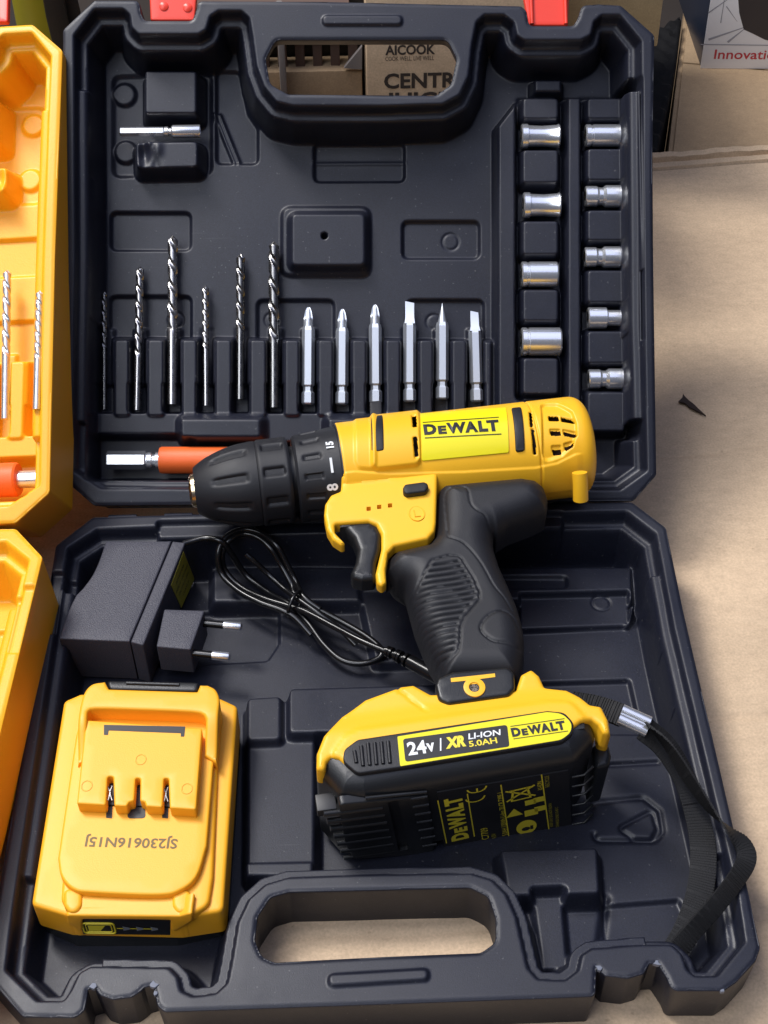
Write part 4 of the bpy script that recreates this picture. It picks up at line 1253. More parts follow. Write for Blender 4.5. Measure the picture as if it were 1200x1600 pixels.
# crossed-out bin, warning triangle, info squares, round mandatory sign
sign([[(-1, -.9), (.9, -.7), (.9, -.5), (-1, -.7)], [(-1, .7), (.9, .5), (.9, .7), (-1, .9)], [(.7, -1), (.95, -1), (.95, 1), (.7, 1)], [(-1.1, -1.2), (-.9, -1.3), (1.1, 1.2), (.9, 1.3)], [(-1.1, 1.2), (.9, -1.3), (1.1, -1.2), (-.9, 1.3)], [(-1, -.9), (-1.2, -.9), (-1.2, .9), (-1, .9)]], (573, 340), 4.6, M['yprint'])
sign([[(-1, -1), (1, 0), (-1, 1)]], (557, 388), 3.4, M['yprint'])
sign([[(-1, -1), (1, -1), (1, 1), (-1, 1)]], (600, 388), 2.7, M['yprint'])
sign([[(-1, -1), (1, -1), (1, 1), (-1, 1)]], (598, 362), 2.2, M['yprint'])
sign([[(-1, -1), (1, -1), (1, 1), (-1, 1)]], (622, 378), 2.2, M['yprint'])
sign([[(-1, -1), (1, -1), (1, 1), (-1, 1)]], (620, 355), 2.2, M['yprint'])
x, y = D3([(588, 425)], .6)[0]
sign([[(1.55 * math.cos(t * .262), math.sin(t * .262)) for t in range(24)]], (588, 425), 4.2, M['yprint'])
sign([[(-.5 + .6 * math.cos(t * .5236), .1 + .6 * math.sin(t * .5236)) for t in range(12)], [(-1, -.9), (.2, -.9), (.2, -.5), (-1, -.5)]], (588, 425), 3.0, M['print']).location.z += .00004
# curved ribs and hook at the right-hand end
for k in range(7):
    y = 290 + k * 24
    P = D3([(704, y + 10), (735, y + 3), (758, y - 12)], .6)
    tube('rib', [(P[0][0], P[0][1], .4), (P[1][0], P[1][1], .6), (P[2][0], P[2][1], -.4)], .55, M['black'], pack, RB, n=8)
hk = fillet(D2([(756, 210), (796, 200), (806, 235), (800, 262), (765, 270)], 8), 2)
plate('release_hook', hk, 6, M['black'], drill, bottom=-24, step=4, edge=2, esegs=3)
x, y = D2([(78, 348)], 22)[0]
box('release_catch', x - 3.5, x + 4, y - 3, y + 4, 12, 17, M['print'], drill, None, bev=.6)

# ------------------------------------------------------------------ spare battery pack, lying with its terminals up
c0 = BP([(210, 1250)], 10)[0]
PACK = frame(BASE, (c0[0], c0[1], 0), rz=0)
def P3(pts, z=0.0): return pick(PACK, zc(0, 800, 2.2857, pts), z)
spare = thing('battery_pack', PACK, 'spare amber battery pack lying terminals up in the left corner of the case', 'battery')
body = P3([(232, 688), (292, 662), (790, 678), (850, 706), (800, 1438), (640, 1462), (240, 1452), (116, 1415)], 2)
plate('lower_shell', fillet(P3([(240, 700), (300, 650), (790, 660), (846, 720), (800, 1430), (620, 1470), (250, 1470), (125, 1410)], -3), 4), -9, M['black'], spare, bottom=-24, step=5, edge=1)
inner_ln = P3([(292, 690), (215, 1300), (250, 1405)], 9)
def z_side(x, y):
    return np.full(x.shape, 5.0)
plate('shell', fillet(body, 3), 5.0, M['amber'], spare, bottom=-11, step=4, edge=1.7, esegs=4)
plate('deck_step', fillet(P3([(300, 680), (786, 690), (760, 1300), (745, 1400), (690, 1432), (240, 1420), (216, 1380), (222, 1300)], 8), 5), 7.6, M['amber'], spare, bottom=3, step=4, edge=1.5, esegs=4)
plat = [tuple(p) for p in P3([(292, 720), (270, 800)], 11)] + [tuple(p) for p in spline(P3([(206, 1235), (218, 1300), (262, 1346), (340, 1358), (570, 1366), (650, 1346), (704, 1296), (738, 1190)], 11), 6)] + P3([(770, 800), (780, 720)], 11)
plate('rail_deck', plat, 11.0, M['amber'], spare, bottom=6, step=4, edge=1.0, esegs=3)
# terminal block with its slots
blk = P3([(306, 742), (722, 772), (700, 1062), (606, 1056), (602, 950), (585, 950), (580, 1054), (522, 1050), (516, 1034), (500, 1030), (501, 950), (484, 949), (479, 1030), (462, 1034), (452, 1050), (408, 1048), (404, 944), (384, 943), (378, 1046), (274, 1040)], 17)
tb = plate('terminal_block', fillet(blk, .9, 3), 17.0, M['amber'], spare, bottom=9, step=3, edge=.7, fine=1.2)
ins = P3([(370, 920), (612, 930), (608, 1052), (372, 1044)], 12)
plate('terminal_well', ins, 12.0, M['print'], tb, bottom=9, step=5)
for (x, y) in ((392, 1000), (592, 1005)):
    for d in (-1, 1):
        a, b, c = P3([(x - 8 * d, y - 24), (x + 1 * d, y), (x - 7 * d, y + 26)], 15)
        tube('contact', [(*a, 14.6), (*b, 14.6), (*c, 14.2)], .25, M['dark_steel'], tb, n=6)
dot = P3([(488, 1078)], 11.2)[0]
plate('key_slot', fillet(P3([(454, 1094), (458, 1060), (472, 1050), (502, 1050), (518, 1062), (521, 1094)], 11.1), 1.5), 11.15, M['print'], spare, bottom=10.5, step=3)
for (x0, x1) in ((379, 402), (579, 602)):
    plate('terminal_slot', P3([(x0, 1092), (x0, 1046), (x1, 1048), (x1 - 2, 1094)], 11.1), 11.15, M['print'], spare, bottom=10.5, step=3)
# long black slot across the block and moulded marks
plate('latch_slot', fillet(P3([(371, 760), (662, 766), (658, 802), (645, 802), (646, 790), (388, 780), (386, 796), (371, 796)], 17.1), .3), 17.12, M['print'], tb, bottom=16.6, step=4)
for (px, body_) in (((503, 884), 'o'), ((310, 978), 'c'), ((668, 988), '+')):
    x, y = P3([px], 17)[0]
    tube('moulded_mark', [(x + 2.0 * math.cos(k * .3142), y + 2.3 * math.sin(k * .3142), 17.0) for k in range(20)], .25, M['amber'], tb, n=6, closed=True)
# arched lip at the rear
lip = [tuple(p) for p in spline(P3([(268, 872), (276, 760), (286, 690), (302, 640), (330, 612), (375, 604)], 19), 4)] + P3([(388, 630), (704, 640), (714, 616)], 19) + [tuple(p) for p in spline(P3([(742, 616), (770, 632), (784, 668), (780, 720), (768, 860)], 19), 4)] + \
      P3([(724, 838), (735, 735)], 19) + [tuple(p) for p in spline(P3([(728, 722), (690, 712), (500, 704), (340, 700), (312, 712)], 19), 3)] + P3([(300, 850)], 19)
def zlip(x, y):
    y0, y1 = P3([(500, 705)], 19)[0][1], P3([(500, 870)], 19)[0][1]
    return 19.0 - 6.5 * smooth((y0 - y) / (y0 - y1) * 1.15 - .1)
plate('rear_lip', lip, zlip, M['amber'], spare, bottom=6, step=3, edge=1.3, esegs=4, fine=1.6)
plate('rear_latch', fillet(P3([(380, 600), (712, 606), (706, 640), (388, 632)], 17), 2), 17, M['black'], spare, bottom=-6, step=4, edge=1.2)
a, b = P3([(452, 612), (640, 618)], 17)
tube('latch_rib', [(*a, 17.2), (*b, 17.2)], .8, M['black'], spare, n=8)
for (x, y) in ((260, 1382), (648, 1384)):
    q = P3([(x - 36, y - 44), (x + 34, y - 40), (x + 32, y + 20), (x + 14, y + 44), (x - 16, y + 44), (x - 34, y + 20)], 9)
    plate('guide_tab', fillet(q, 3), 8.8, M['amber'], spare, bottom=-10, step=3, edge=1.6, esegs=4)
# front: proud yellow cheek round the charge gauge
def FRONTF():
    a, b = P3([(240, 1456), (640, 1462)], 0)
    return frame(PACK, (a[0], a[1], 0), rx=90, rz=math.degrees(math.atan2(b[1] - a[1], b[0] - a[0])))
FR = FRONTF(); RF = PACK.inverted() @ FR
def F3(pts, z=0.0): return pick(FR, zc(0, 800, 2.2857, pts), z)
plate('front_cheek', fillet(F3([(236, 1440), (640, 1444), (690, 1430), (686, 1462), (660, 1480), (612, 1506), (610, 1458), (294, 1456), (294, 1500), (268, 1488), (240, 1470)], 2), 1.5), 2.0, M['amber'], spare, RF, bottom=-6, step=3, edge=.8)
gauge = plate('charge_gauge', fillet(F3([(290, 1454), (612, 1456), (610, 1512), (292, 1508)], 1), .8), 1.0, M['print'], spare, RF, bottom=-6, step=4, edge=.3)
gx, gy = F3([(356, 1486)], 1.1)[0]
x0, y0 = F3([(304, 1506)], 1.1)[0]; x1, y1 = F3([(404, 1466)], 1.1)[0]
y0, y1 = gy - 3.9, gy + 3.9
tube('symbol', [(*p, 1.1) for p in rrect(x0, x1, y0, y1, 1.6)], .42, M['yprint'], gauge, None, n=6, closed=True)
def gz(name, poly, mat, dz=1.15): return flat(name, poly, T(0, 0, dz), mat, gauge)
w2 = x1 - x0
gz('symbol', [(x0 + w2 * .16, gy - 2.2), (x0 + w2 * .52, gy - 2.2), (x0 + w2 * .72, gy + 2.0), (x0 + w2 * .16, gy + 2.0)], M['yprint'])
tube('symbol', [(*p, 1.1) for p in rrect(x0 + w2 * .1, x0 + w2 * .9, gy - 2.9, gy + 2.9, 1.0)], .25, M['yprint'], gauge, None, n=6, closed=True)
pts = F3([(408, 1487), (452, 1488), (500, 1489), (552, 1490)], 1.1)
for i in range(3):
    (xa, ya), (xb, yb) = pts[i], pts[i + 1]
    gz('gauge_line', [(xa + 1, gy - .3), (xb - .8, gy - .3), (xb - .8, gy + .3), (xa + 1, gy + .3)], M['yprint'])
    gz('gauge_light', [(xb - 1.3, gy - 1.7), (xb + 1.3, gy - .6), (xb + 1.3, gy + .6), (xb - 1.3, gy + 1.7)], M['grey_steel'])
# stamped serial, upside down as it lies
a, b, c_ = P3([(634, 1180), (306, 1172), (634, 1198)], 11.1)
ang = math.degrees(math.atan2(a[1] - b[1], a[0] - b[0]))
wl = math.hypot(a[0] - b[0], a[1] - b[1]) / 2; hl = abs(c_[1] - a[1]) * 1.3
fit_text('serial', 'SJ230616N15J', -wl, wl, -hl, hl, 0, 0, M['gprint'], spare, F0=T((a[0] + b[0]) / 2, (a[1] + b[1]) / 2, 11.12, ang + 180), weight=.022)

# ------------------------------------------------------------------ plug-in charger
c0 = BP([(190, 930)], -5)[0]
CHG = frame(BASE, (c0[0], c0[1], 0))
def C3(pts, z=-5.0): return pick(CHG, zc(0, 800, 2.2857, pts), z)
chg = thing('plug_charger', CHG, 'black wall plug charger with two round pins and a yellow rating label', 'charger')
CT = 1.0
left = [tuple(p) for p in spline(C3([(378, 103), (355, 170), (330, 225), (296, 272)], CT), 4)] + [tuple(p) for p in spline(C3([(272, 296), (250, 340), (228, 400), (212, 452)], CT), 4)]
top = left[::-1] + [(C3([(612, 103)], CT)[0]), (C3([(462, 462)], CT)[0])]
top = C3([(612, 103)], CT) + left + C3([(462, 462)], CT)
plate('body', top, CT, M['charger'], chg, bottom=-26, step=5, edge=.7, fine=2)
cover = C3([(616, 103), (466, 463), (512, 475), (662, 108)], CT)
cv = plate('cover', fillet(cover, .8), CT - .1, M['charger'], chg, bottom=-26, step=5, edge=.7)
# rating label on the right-hand side of the cover
a, b = C3([(662, 108), (512, 475)], CT)
dirv = Vector((b[0] - a[0], b[1] - a[1]))
SIDE = frame(CHG, (a[0], a[1], CT), rx=90, rz=math.degrees(math.atan2(-dirv.y, -dirv.x)))
RS = CHG.inverted() @ SIDE
def S3(pts, z=.2): return pick(SIDE, zc(0, 800, 2.2857, pts), z)
sp = S3([(656, 142), (695, 240), (648, 342), (612, 262)], .25)
sl = plate('rating_label', sp, .25, M['dprint'], chg, RS, bottom=-.1, step=6)
sl['label'] = 'dull yellow printed sticker on the charger side'
sl.data.materials[0] = new_mat('olive_label', (0.40, 0.36, 0.03), .45)
e1, e2 = S3([(612, 262), (656, 142)], .3)
an = math.degrees(math.atan2(e2[1] - e1[1], e2[0] - e1[0]))
cx, cy = np.mean(sp, axis=0)
for i, t_ in enumerate(('ADAPTOR', 'INPUT 100-240V', 'OUTPUT 24V', 'CLASS II')):
    k = (i - 1.5) * .17
    q = (cx + (sp[1][0] - sp[0][0]) * k, cy + (sp[1][1] - sp[0][1]) * k)
    text('lettering', t_, 2.5, M['print'], sl, T(q[0], q[1], .32, 0), weight=.01)
# plug block and pins
PZ = -2.5
pb = C3([(586, 346), (731, 351), (681, 491), (558, 480)], PZ)
plate('plug_block', fillet(pb, 1.0), PZ, M['charger'], chg, bottom=-19, step=4, edge=.7)
for (s, e_) in (((735, 398), (864, 411)), ((696, 505), (822, 518))):
    p0, p1 = C3([s, e_], -8)
    d = Vector((p1[0] - p0[0], p1[1] - p0[1])); L = d.length
    F_ = T(p0[0], p0[1], -8, math.degrees(math.atan2(d.y, d.x)))
    lathe('pin_sleeve', [(-4, 1.7), (L * .5, 1.7), (L * .52, 1.5)], M['cable'], chg, F_, n=20)
    lathe('pin', [(L * .5, 2.0), (L - 1.2, 2.0), (L - .4, 1.7), (L, 1.0)], M['chrome'], chg, F_, n=24)

def path(pts, n=10):
    """Cable run: (pixel x, pixel y, height over the rim plane)."""
    return spline([(*BP([(u, v)], z)[0], z) for u, v, z in pts], n)
def lift(pts):
    """The loop's head rests up on the flange of the hinge wall."""
    return [(u, v, z + (-1.0 - z + (z + 15) * .5) * min(1.0, max(0.0, (905 - v) / 55.0))) for u, v, z in pts]
cable_pts = [(286, 850, -14), (300, 846, -14), (322, 841, -13), (346, 846, -12), (362, 866, -17), (384, 898, -19), (420, 926, -19), (452, 944, -17), (480, 972, -18), (505, 1006, -20), (532, 1030, -21), (562, 1037, -21), (590, 1030, -20), (596, 1016, -19),
             (575, 996, -18), (535, 972, -17), (490, 948, -15), (462, 930, -14), (455, 912, -13), (440, 884, -14), (424, 858, -15), (404, 840, -15), (380, 834, -15), (358, 845, -15), (347, 866, -16), (352, 892, -17), (376, 917, -17), (410, 934, -16), (448, 946, -14.5), (476, 955, -13), (520, 978, -11), (562, 1000, -9), (604, 1018, -8)]
cab = tube('charger_cable', path(lift(cable_pts), 8), 1.45, M['cable'], chg, None, n=12)
loop2 = tube('charger_cable', path(lift([(384, 866, -12), (396, 876, -12), (420, 898, -13), (444, 920, -13), (466, 936, -12), (500, 960, -13), (530, 982, -16), (556, 1008, -19)]), 8), 1.3, M['cable'], chg, None, n=12)
loop3 = tube('charger_cable', path(lift([(500, 952, -14), (474, 932, -12), (462, 908, -12), (449, 882, -12), (432, 852, -12), (408, 833, -12), (380, 827, -12), (354, 838, -12), (341, 864, -13), (346, 896, -14), (370, 921, -14), (404, 940, -14), (440, 953, -14), (462, 966, -15), (486, 992, -18)]), 8), 1.35, M['cable'], chg, None, n=12)
q0, q1 = path([(470, 919, -9.5), (450, 948, -9.5)], 2)[0], path([(470, 919, -9.5), (450, 948, -9.5)], 2)[-1]
tie = []
for k in range(24):
    a = 2 * math.pi * k / 24
    mid = (np.array(q0) + np.array(q1)) / 2; hv = (np.array(q0) - np.array(q1)) / 2 * 1.08
    tie.append(tuple(mid + hv * math.cos(a) + np.array([0, 0, 1]) * (-5 + 6.0 * math.sin(a))))
tube('cable_tie', tie, .9, M['cable'], chg, None, n=8, closed=True)
pl = path([(602, 1016, -8), (640, 1034, -6), (690, 1062, -3)], 8)
rr = [1.8 + 1.2 * min(1, k / 6) for k in range(len(pl))]
tube('cable_tail', pl[:10], 1.6, M['cable'], chg, None, n=12)
tube('barrel_plug', pl[8:], 3.1, M['cable'], chg, None, n=18)
for k in range(5):
    j = 1 + int(k * 1.5)
    p, p2 = pl[j], pl[j + 1]
    d = Vector(np.array(p2) - np.array(p)).normalized()
    m_ = Matrix.Translation(p) @ d.to_track_quat('X', 'Z').to_matrix().to_4x4()
    lathe('strain_ring', [(-.75, 1.5), (-.55, 2.5 + k * .15), (.55, 2.5 + k * .15), (.75, 1.5)], M['cable'], chg, CHG.inverted() @ BASE @ m_, n=18)
for o in [x for x in bpy.data.objects if x.parent == chg and x.name.startswith(('charger_cable', 'cable_t', 'barrel'))]:
    # these were surveyed in the tray's frame
    o.matrix_local = world_m(CHG.inverted() @ BASE)

# ------------------------------------------------------------------ wrist strap of the drill: woven band, metal crimp
strap = thing('wrist_strap', BASE, 'black woven wrist strap with a shiny metal crimp, draped over the case side', 'strap')
def band(name, pts, w, ups, th=.8):
    c = path(pts, 14)
    U = np.array(spline(ups, 14))
    fine = np.array(c)
    o = tube(name, fine, 1, M['strap'], strap, None, flat=(w, th), up=U, sharp=50)
    return fine, U
def weave(fine, U, w, th=.8):
    """Cross ribs of the webbing, joined: far too many to pick apart."""
    seg = np.linalg.norm(np.diff(fine, axis=0), axis=1); s = np.concatenate([[0], np.cumsum(seg)])
    bm = bmesh.new()
    for d in np.arange(.6, s[-1] - .3, 1.15):
        i = min(int(np.searchsorted(s, d)), len(fine) - 2); i = max(i, 1)
        t = fine[i + 1] - fine[i - 1]; t /= np.linalg.norm(t)
        u = U[i]; sd = np.cross(t, u); sd /= np.linalg.norm(sd) + 1e-9; n = np.cross(sd, t)
        m_ = Matrix(((sd[0], t[0], n[0], fine[i][0]), (sd[1], t[1], n[1], fine[i][1]), (sd[2], t[2], n[2], fine[i][2]), (0, 0, 0, 1)))
        box_bm(bm, -w * .49, w * .49, -.30, .30, -th * .66, th * .66, mat=m_)
    o = bm_ob('webbing_rib', bm, M['strap'], strap, smooth=True, sharp=30)
    o['kind'] = 'stuff'
V3 = lambda x, y, z: (x, y, z)
up0, tilt = V3(0, -.45, .9), V3(.75, -.3, .55)
f, U = band('band', [(893, 1098, 10), (925, 1103, 15), (950, 1110, 18), (974, 1119, 19)], 9.0, [up0, up0, up0, up0], 2.4)
weave(f, U, 9.0, 2.4)
f, U = band('band', [(1006, 1138, 18), (1040, 1168, 12), (1072, 1222, 4), (1093, 1290, -1), (1099, 1345, -3), (1092, 1400, -5), (1075, 1450, -8), (1056, 1486, -12)], 10.0,
            [up0, V3(.1, -.4, .9), V3(.25, -.3, .9), V3(.1, -.4, .9), V3(-.1, -.5, .85), V3(-.1, -.45, .85), V3(-.1, -.4, .85), V3(-.1, -.4, .85)])
weave(f, U, 10.0)
f, U = band('band', [(1010, 1130, 21), (1044, 1166, 19), (1076, 1216, 15), (1108, 1262, 11), (1140, 1298, 8), (1162, 1322, 6), (1166, 1344, 5), (1150, 1374, 4), (1116, 1418, 0), (1084, 1454, -6), (1060, 1482, -10)], 7.6,
            [V3(.6, .5, .5), V3(.75, .62, .1), V3(.8, .6, -.1), V3(.8, .5, .1), V3(.6, .2, .6), V3(.3, -.4, .8), V3(0, -.5, .8), V3(.3, -.5, .75), V3(.4, -.4, .8), V3(.4, -.4, .8), V3(.3, -.4, .8)])
weave(f, U, 7.6)
p0, p1 = (*BP([(969, 1116)], 20)[0], 20), (*BP([(1013, 1136)], 18)[0], 18)
for s_ in (-1, 1):
    off = np.array([.35, .75, .15]) * 2.35 * s_
    e0, e1 = np.array(p0) + off, np.array(p1) + off
    tube('metal_crimp', [tuple(e0), tuple((e0 + e1) / 2), tuple(e1)], 2.55, M['chrome'], strap, None, n=20)

# ------------------------------------------------------------------ drills, driver bits, sockets in the lid
def piece(name, F, label, cat, group): return thing(name, F, label, cat, group)

def twist(name, L, r, mat, parent, turns, phase=0.0, shank=.42, n=28, rows=110):
    """Twist drill along +Y: plain shank, two helical flutes, point."""
    ys = np.concatenate([[0], np.linspace(.01, L * shank, 6), np.linspace(L * shank + .4, L - r * .9, rows), [L - r * .45, L]])
    th = np.linspace(0, 2 * math.pi, n, endpoint=False)
    V = []
    for y in ys:
        k = smooth(np.array((y - L * shank) / (2.2 * r + .1))) * 1.0
        tip = 1.0 if y < L - r * .9 else max(0.06, (L - y) / (r * .9))
        a = 2 * math.pi * turns * (y - L * shank) / (L * (1 - shank)) + phase
        c = np.cos(2 * (th - a))
        rr = r * (1 - k * .48 * smooth((c - .25) / .6)) * tip
        rr = rr * (.95 if y < L * shank and shank > 0 else 1.0)
        V.append(np.stack([rr * np.cos(th), np.full(n, y), rr * np.sin(th)], 1))
    V = np.concatenate(V); m = len(ys); idx = np.arange(m * n).reshape(m, n); nx = np.roll(idx, -1, 1)
    q = np.stack([idx[:-1], idx[1:], nx[1:], nx[:-1]], -1).reshape(-1, 4).tolist()
    return mesh_ob(name, V, q + [idx[0].tolist()], mat, parent, sharp=50)

BZ = -27.6
def place(px_bot, px_top, z, F=None, zt=None):
    """Frame along the piece: origin at the butt, +Y towards the tip, and its length."""
    F = F or LID
    a, b = pick(F, [px_bot], z)[0], pick(F, [px_top], z if zt is None else zt)[0]
    L = math.hypot(b[0] - a[0], b[1] - a[1])
    return F @ T(a[0], a[1], z) @ Matrix.Rotation(math.atan2(-(b[0] - a[0]), b[1] - a[1]), 4, 'Z'), L

drills = [((163, 640), (163, 456), 1.35, 'thinnest dark drill bit, standing in shade by the left wall', 5.5),
          ((214, 641), (219, 416), 1.95, 'steel drill bit second from the left in the row, mid length', 4.5),
          ((269, 632), (270, 368), 2.5, 'longest thick drill bit, third from the left in the row', 3.8),
          ((322, 634), (321, 446), 1.6, 'shortest fine bright drill bit in the middle of the row', 5.5),
          ((375, 624), (376, 397), 2.15, 'pointed drill bit just left of the thick right-hand one', 4.2),
          ((428, 637), (428, 377), 2.65, 'thick dark drill bit nearest the driver bits', 3.4)]
for i, (pb_, pt_, r, lab_, tn) in enumerate(drills):
    F_, L = place(pb_, pt_, BZ)
    t = piece('drill_bit', F_, lab_, 'drill bit', 'drill bits lined up in the lid')
    sh = [.50, .36, .42, .42, .44, .38][i]
    twist('fluted_body', L, r, M['dark_steel'] if i in (0, 4, 5) else M['drill_steel'], t, tn * (1 - sh), phase=i * .7, shank=sh)

def hexbar(name, prof, mat, parent, F=None):
    """Six-sided turned bar along +Y: prof = [(along, across-corner radius)]."""
    return lathe(name, prof, mat, parent, F, n=6, axis='Y', sharp=10)
def bit(px0, px1, kind, label):
    F_, L = place(px0, px1, BZ + .2)
    t = piece('driver_bit', F_, label, 'driver bit', 'driver bits lined up in the lid')
    R = 3.15
    hexbar('shank', [(0, R * .8), (.7, R), (5.6, R), (6.6, R * .74), (8.4, R * .74), (9.4, R), (L * .76, R), (L * .80, R * .86)], M['grey_steel'], t)
    if kind == 'cross':
        prof = [(L * .79, 2.4), (L * .88, 2.35), (L * .96, 1.6), (L - .4, .9), (L, .35)]
        n = 32
        a = np.linspace(0, 2 * math.pi, n, endpoint=False); V = []
        ys = np.linspace(L * .79, L, 22)
        for y in ys:
            r0 = np.interp(y, [p[0] for p in prof], [p[1] for p in prof])
            k = smooth(np.array((y - L * .84) / (L * .08)))
            rr = r0 * (1 - .45 * k * smooth((np.cos(4 * a) * -1 - .1) / .7))
            V.append(np.stack([rr * np.cos(a), np.full(n, y), rr * np.sin(a)], 1))
        V = np.concatenate(V); m = len(ys); idx = np.arange(m * n).reshape(m, n); nx = np.roll(idx, -1, 1)
        mesh_ob('cross_tip', V, np.stack([idx[:-1], idx[1:], nx[1:], nx[:-1]], -1).reshape(-1, 4).tolist() + [idx[-1][::-1].tolist()], M['grey_steel'], t, sharp=35)
    elif kind == 'awl':
        lathe('point', [(L * .76, 2.7), (L * .84, 1.8), (L, .12)], M['grey_steel'], t, None, n=24, axis='Y')
    else:
        w = 2.15 if kind == 'flat' else 2.0
        bm = bmesh.new()
        rings = []
        for (y, a, b) in ((L * .78, 2.5, 2.4), (L * .84, w, 1.7), (L * .92, w, .9), (L, w * (1.02 if kind == 'flat' else .95), .45)):
            rings.append([bm.verts.new(v) for v in ((-a, y + (.35 if y > L * .95 else 0), -b), (a, y - (.5 if y > L * .95 else 0), -b), (a, y - (.5 if y > L * .95 else 0), b), (-a, y + (.35 if y > L * .95 else 0), b))])
        for A, B in zip(rings[:-1], rings[1:]):
            for k in range(4): bm.faces.new((A[k], A[(k + 1) % 4], B[(k + 1) % 4], B[k]))
        bm.faces.new(rings[0]); bm.faces.new(rings[-1])
        bm_ob('blade', bm, M['grey_steel'], t, sharp=20)
bit((481, 632), (482, 480), 'cross', 'cross-tipped driver bit nearest the drill bits, rounded point')
bit((534, 632), (535, 483), 'cross', 'cross-tipped driver bit, middle of the three cross tips')
bit((587, 630), (586, 476), 'cross', 'cross-tipped driver bit beside the first slotted one, bright point')
bit((640, 628), (640, 472), 'flat', 'flat slotted driver bit left of the pointed bit')
bit((691, 624), (691, 474), 'awl', 'driver bit ending in a sharp needle point')
bit((745, 628), (741, 487), 'wide', 'slotted driver bit by the socket field, tip lower than the rest')

def socket(px0, px1, rpx, kind, label):
    a, b = pick(LID, [px0, px1], -25.0)
    L = math.hypot(b[0] - a[0], b[1] - a[1]); sc = L / (px1[0] - px0[0])
    R = rpx * sc * 1.08
    F_ = LID @ T(a[0], a[1], -25.0) @ Matrix.Rotation(math.atan2(b[1] - a[1], b[0] - a[0]), 4, 'Z')
    t = piece('socket', F_, label, 'socket', 'chrome sockets in the right-hand field')
    if kind == 'plain':
        prof = [(.0, R * .62), (0, R * .9), (.6, R), (2.6, R), (2.9, R * .93), (3.7, R * .93), (4.0, R), (L - .7, R), (L, R * .92), (L, R * .66), (L - 6, R * .62)]
        big = R
    elif kind == 'taper':
        prof = [(.0, R * .62), (0, R * .9), (.6, R), (3.2, R), (3.5, R * .9), (4.4, R * .88), (L * .55, R * .84), (L - 1.6, R * .92), (L - .6, R), (L, R * .94), (L, R * .66), (L - 6, R * .6)]
    elif kind == 'waist':
        prof = [(.0, R * .55), (0, R * .85), (.5, R * .92), (L * .30, R * .92), (L * .36, R * .80), (L * .46, R * .78), (L * .54, R), (L - .7, R), (L, R * .93), (L, R * .62), (L - 6, R * .58)]
    else:
        prof = [(.0, R * .62), (0, R * .92), (.5, R), (L * .50, R), (L * .55, R * .74), (L - .6, R * .74), (L, R * .68), (L, R * .46), (L - 5, R * .42)]
    lathe('barrel', prof, M['chrome'], t, None, n=48, caps=False, sharp=25)
    # hexagonal mouth and square drive
    rm = prof[-1][1]
    lathe('hex_mouth', [(L - 6, .05), (L - 6, rm * .98), (L - .15, rm * 1.0)], M['dark_steel'], t, None, n=6, caps=False, sharp=10)
    lathe('square_drive', [(.15, R * .62), (5, R * .6), (5, .05)], M['dark_steel'], t, None, n=4, caps=False, sharp=10)
col1 = [((814, 213), (874, 213), 17.5, 'taper', 'chrome socket at the top of the left column of sockets'), ((817, 321), (875, 321), 18.5, 'taper', 'waisted chrome socket second down the left column'),
        ((814, 429), (871, 429), 18.5, 'plain', 'chrome socket third down the left column'), ((814, 534), (876, 534), 20.5, 'plain', 'largest chrome socket, lowest in the left column')]
col2 = [((914, 212), (970, 212), 16, 'plain', 'plain chrome socket at the top of the right column'), ((914, 307), (973, 307), 16, 'waist', 'chrome socket with a pinched middle, second down the right column'),
        ((913, 402), (970, 402), 15.5, 'waist', 'chrome socket with a pinched middle in the middle of the right column'), ((918, 497), (975, 497), 15.5, 'step', 'stepped chrome socket fourth down the right column'),
        ((919, 592), (977, 592), 15, 'waist', 'lowest chrome socket of the right column, just above the drill')]
for a in col1 + col2: socket(*a)

# hex adapter clipped between the two blocks at the top left
a, b = pick(LID, [(187, 206), (313, 205)], -21.0)
L = math.hypot(b[0] - a[0], b[1] - a[1])
F_ = LID @ T(a[0], a[1], -21.0) @ Matrix.Rotation(math.atan2(b[1] - a[1], b[0] - a[0]), 4, 'Z')
t = thing('socket_adapter', F_, 'slim steel hex adapter clipped between two raised blocks at the top left', 'adapter')
lathe('hex_shank', [(0, 1.8), (.6, 2.3), (L * .54, 2.3), (L * .56, 1.8)], M['steel'], t, None, n=6, sharp=10)
lathe('collar', [(L * .55, 1.7), (L * .56, 2.3), (L * .60, 2.3), (L * .61, 1.7), (L * .64, 1.7), (L * .645, 2.5), (L * .655, 2.7)], M['steel'], t, None, n=32)
lathe('sleeve', [(L * .655, 2.2), (L * .66, 3.0), (L * .99, 3.1), (L, 2.9), (L, 2.0), (L - 4, 1.9)], M['chrome'], t, None, n=40, caps=False)

# flexible extension with the orange sleeve, half hidden under the chuck
def extension(F_, L, label, group, s=1.0):
    t = thing('extension_shaft', F_, label, 'extension', group)
    lathe('hex_holder', [(0, 3.4 * s), (0, 4.2 * s), (.6, 4.5 * s), (L * .145, 4.5 * s), (L * .15, 4.0 * s)], M['chrome'], t, None, n=6, sharp=10)
    lathe('neck', [(L * .148, 3.2 * s), (L * .155, 3.9 * s), (L * .17, 3.9 * s), (L * .175, 3.0 * s), (L * .185, 3.0 * s), (L * .187, 4.0 * s), (L * .215, 4.0 * s)], M['chrome'], t, None, n=32)
    lathe('rubber_sleeve', [(L * .20, 5.2 * s), (L * .202, 6.1 * s), (L * .21, 6.5 * s), (L * .86, 6.5 * s), (L * .87, 6.1 * s), (L * .872, 4.6 * s)], M['orange'], t, None, n=40)
    lathe('shaft', [(L * .86, 3.3 * s), (L * .985, 3.3 * s), (L, 2.9 * s)], M['steel'], t, None, n=32)
a, b = pick(LID, [(167, 719), (249, 719)], -24.0)
px = math.hypot(b[0] - a[0], b[1] - a[1])
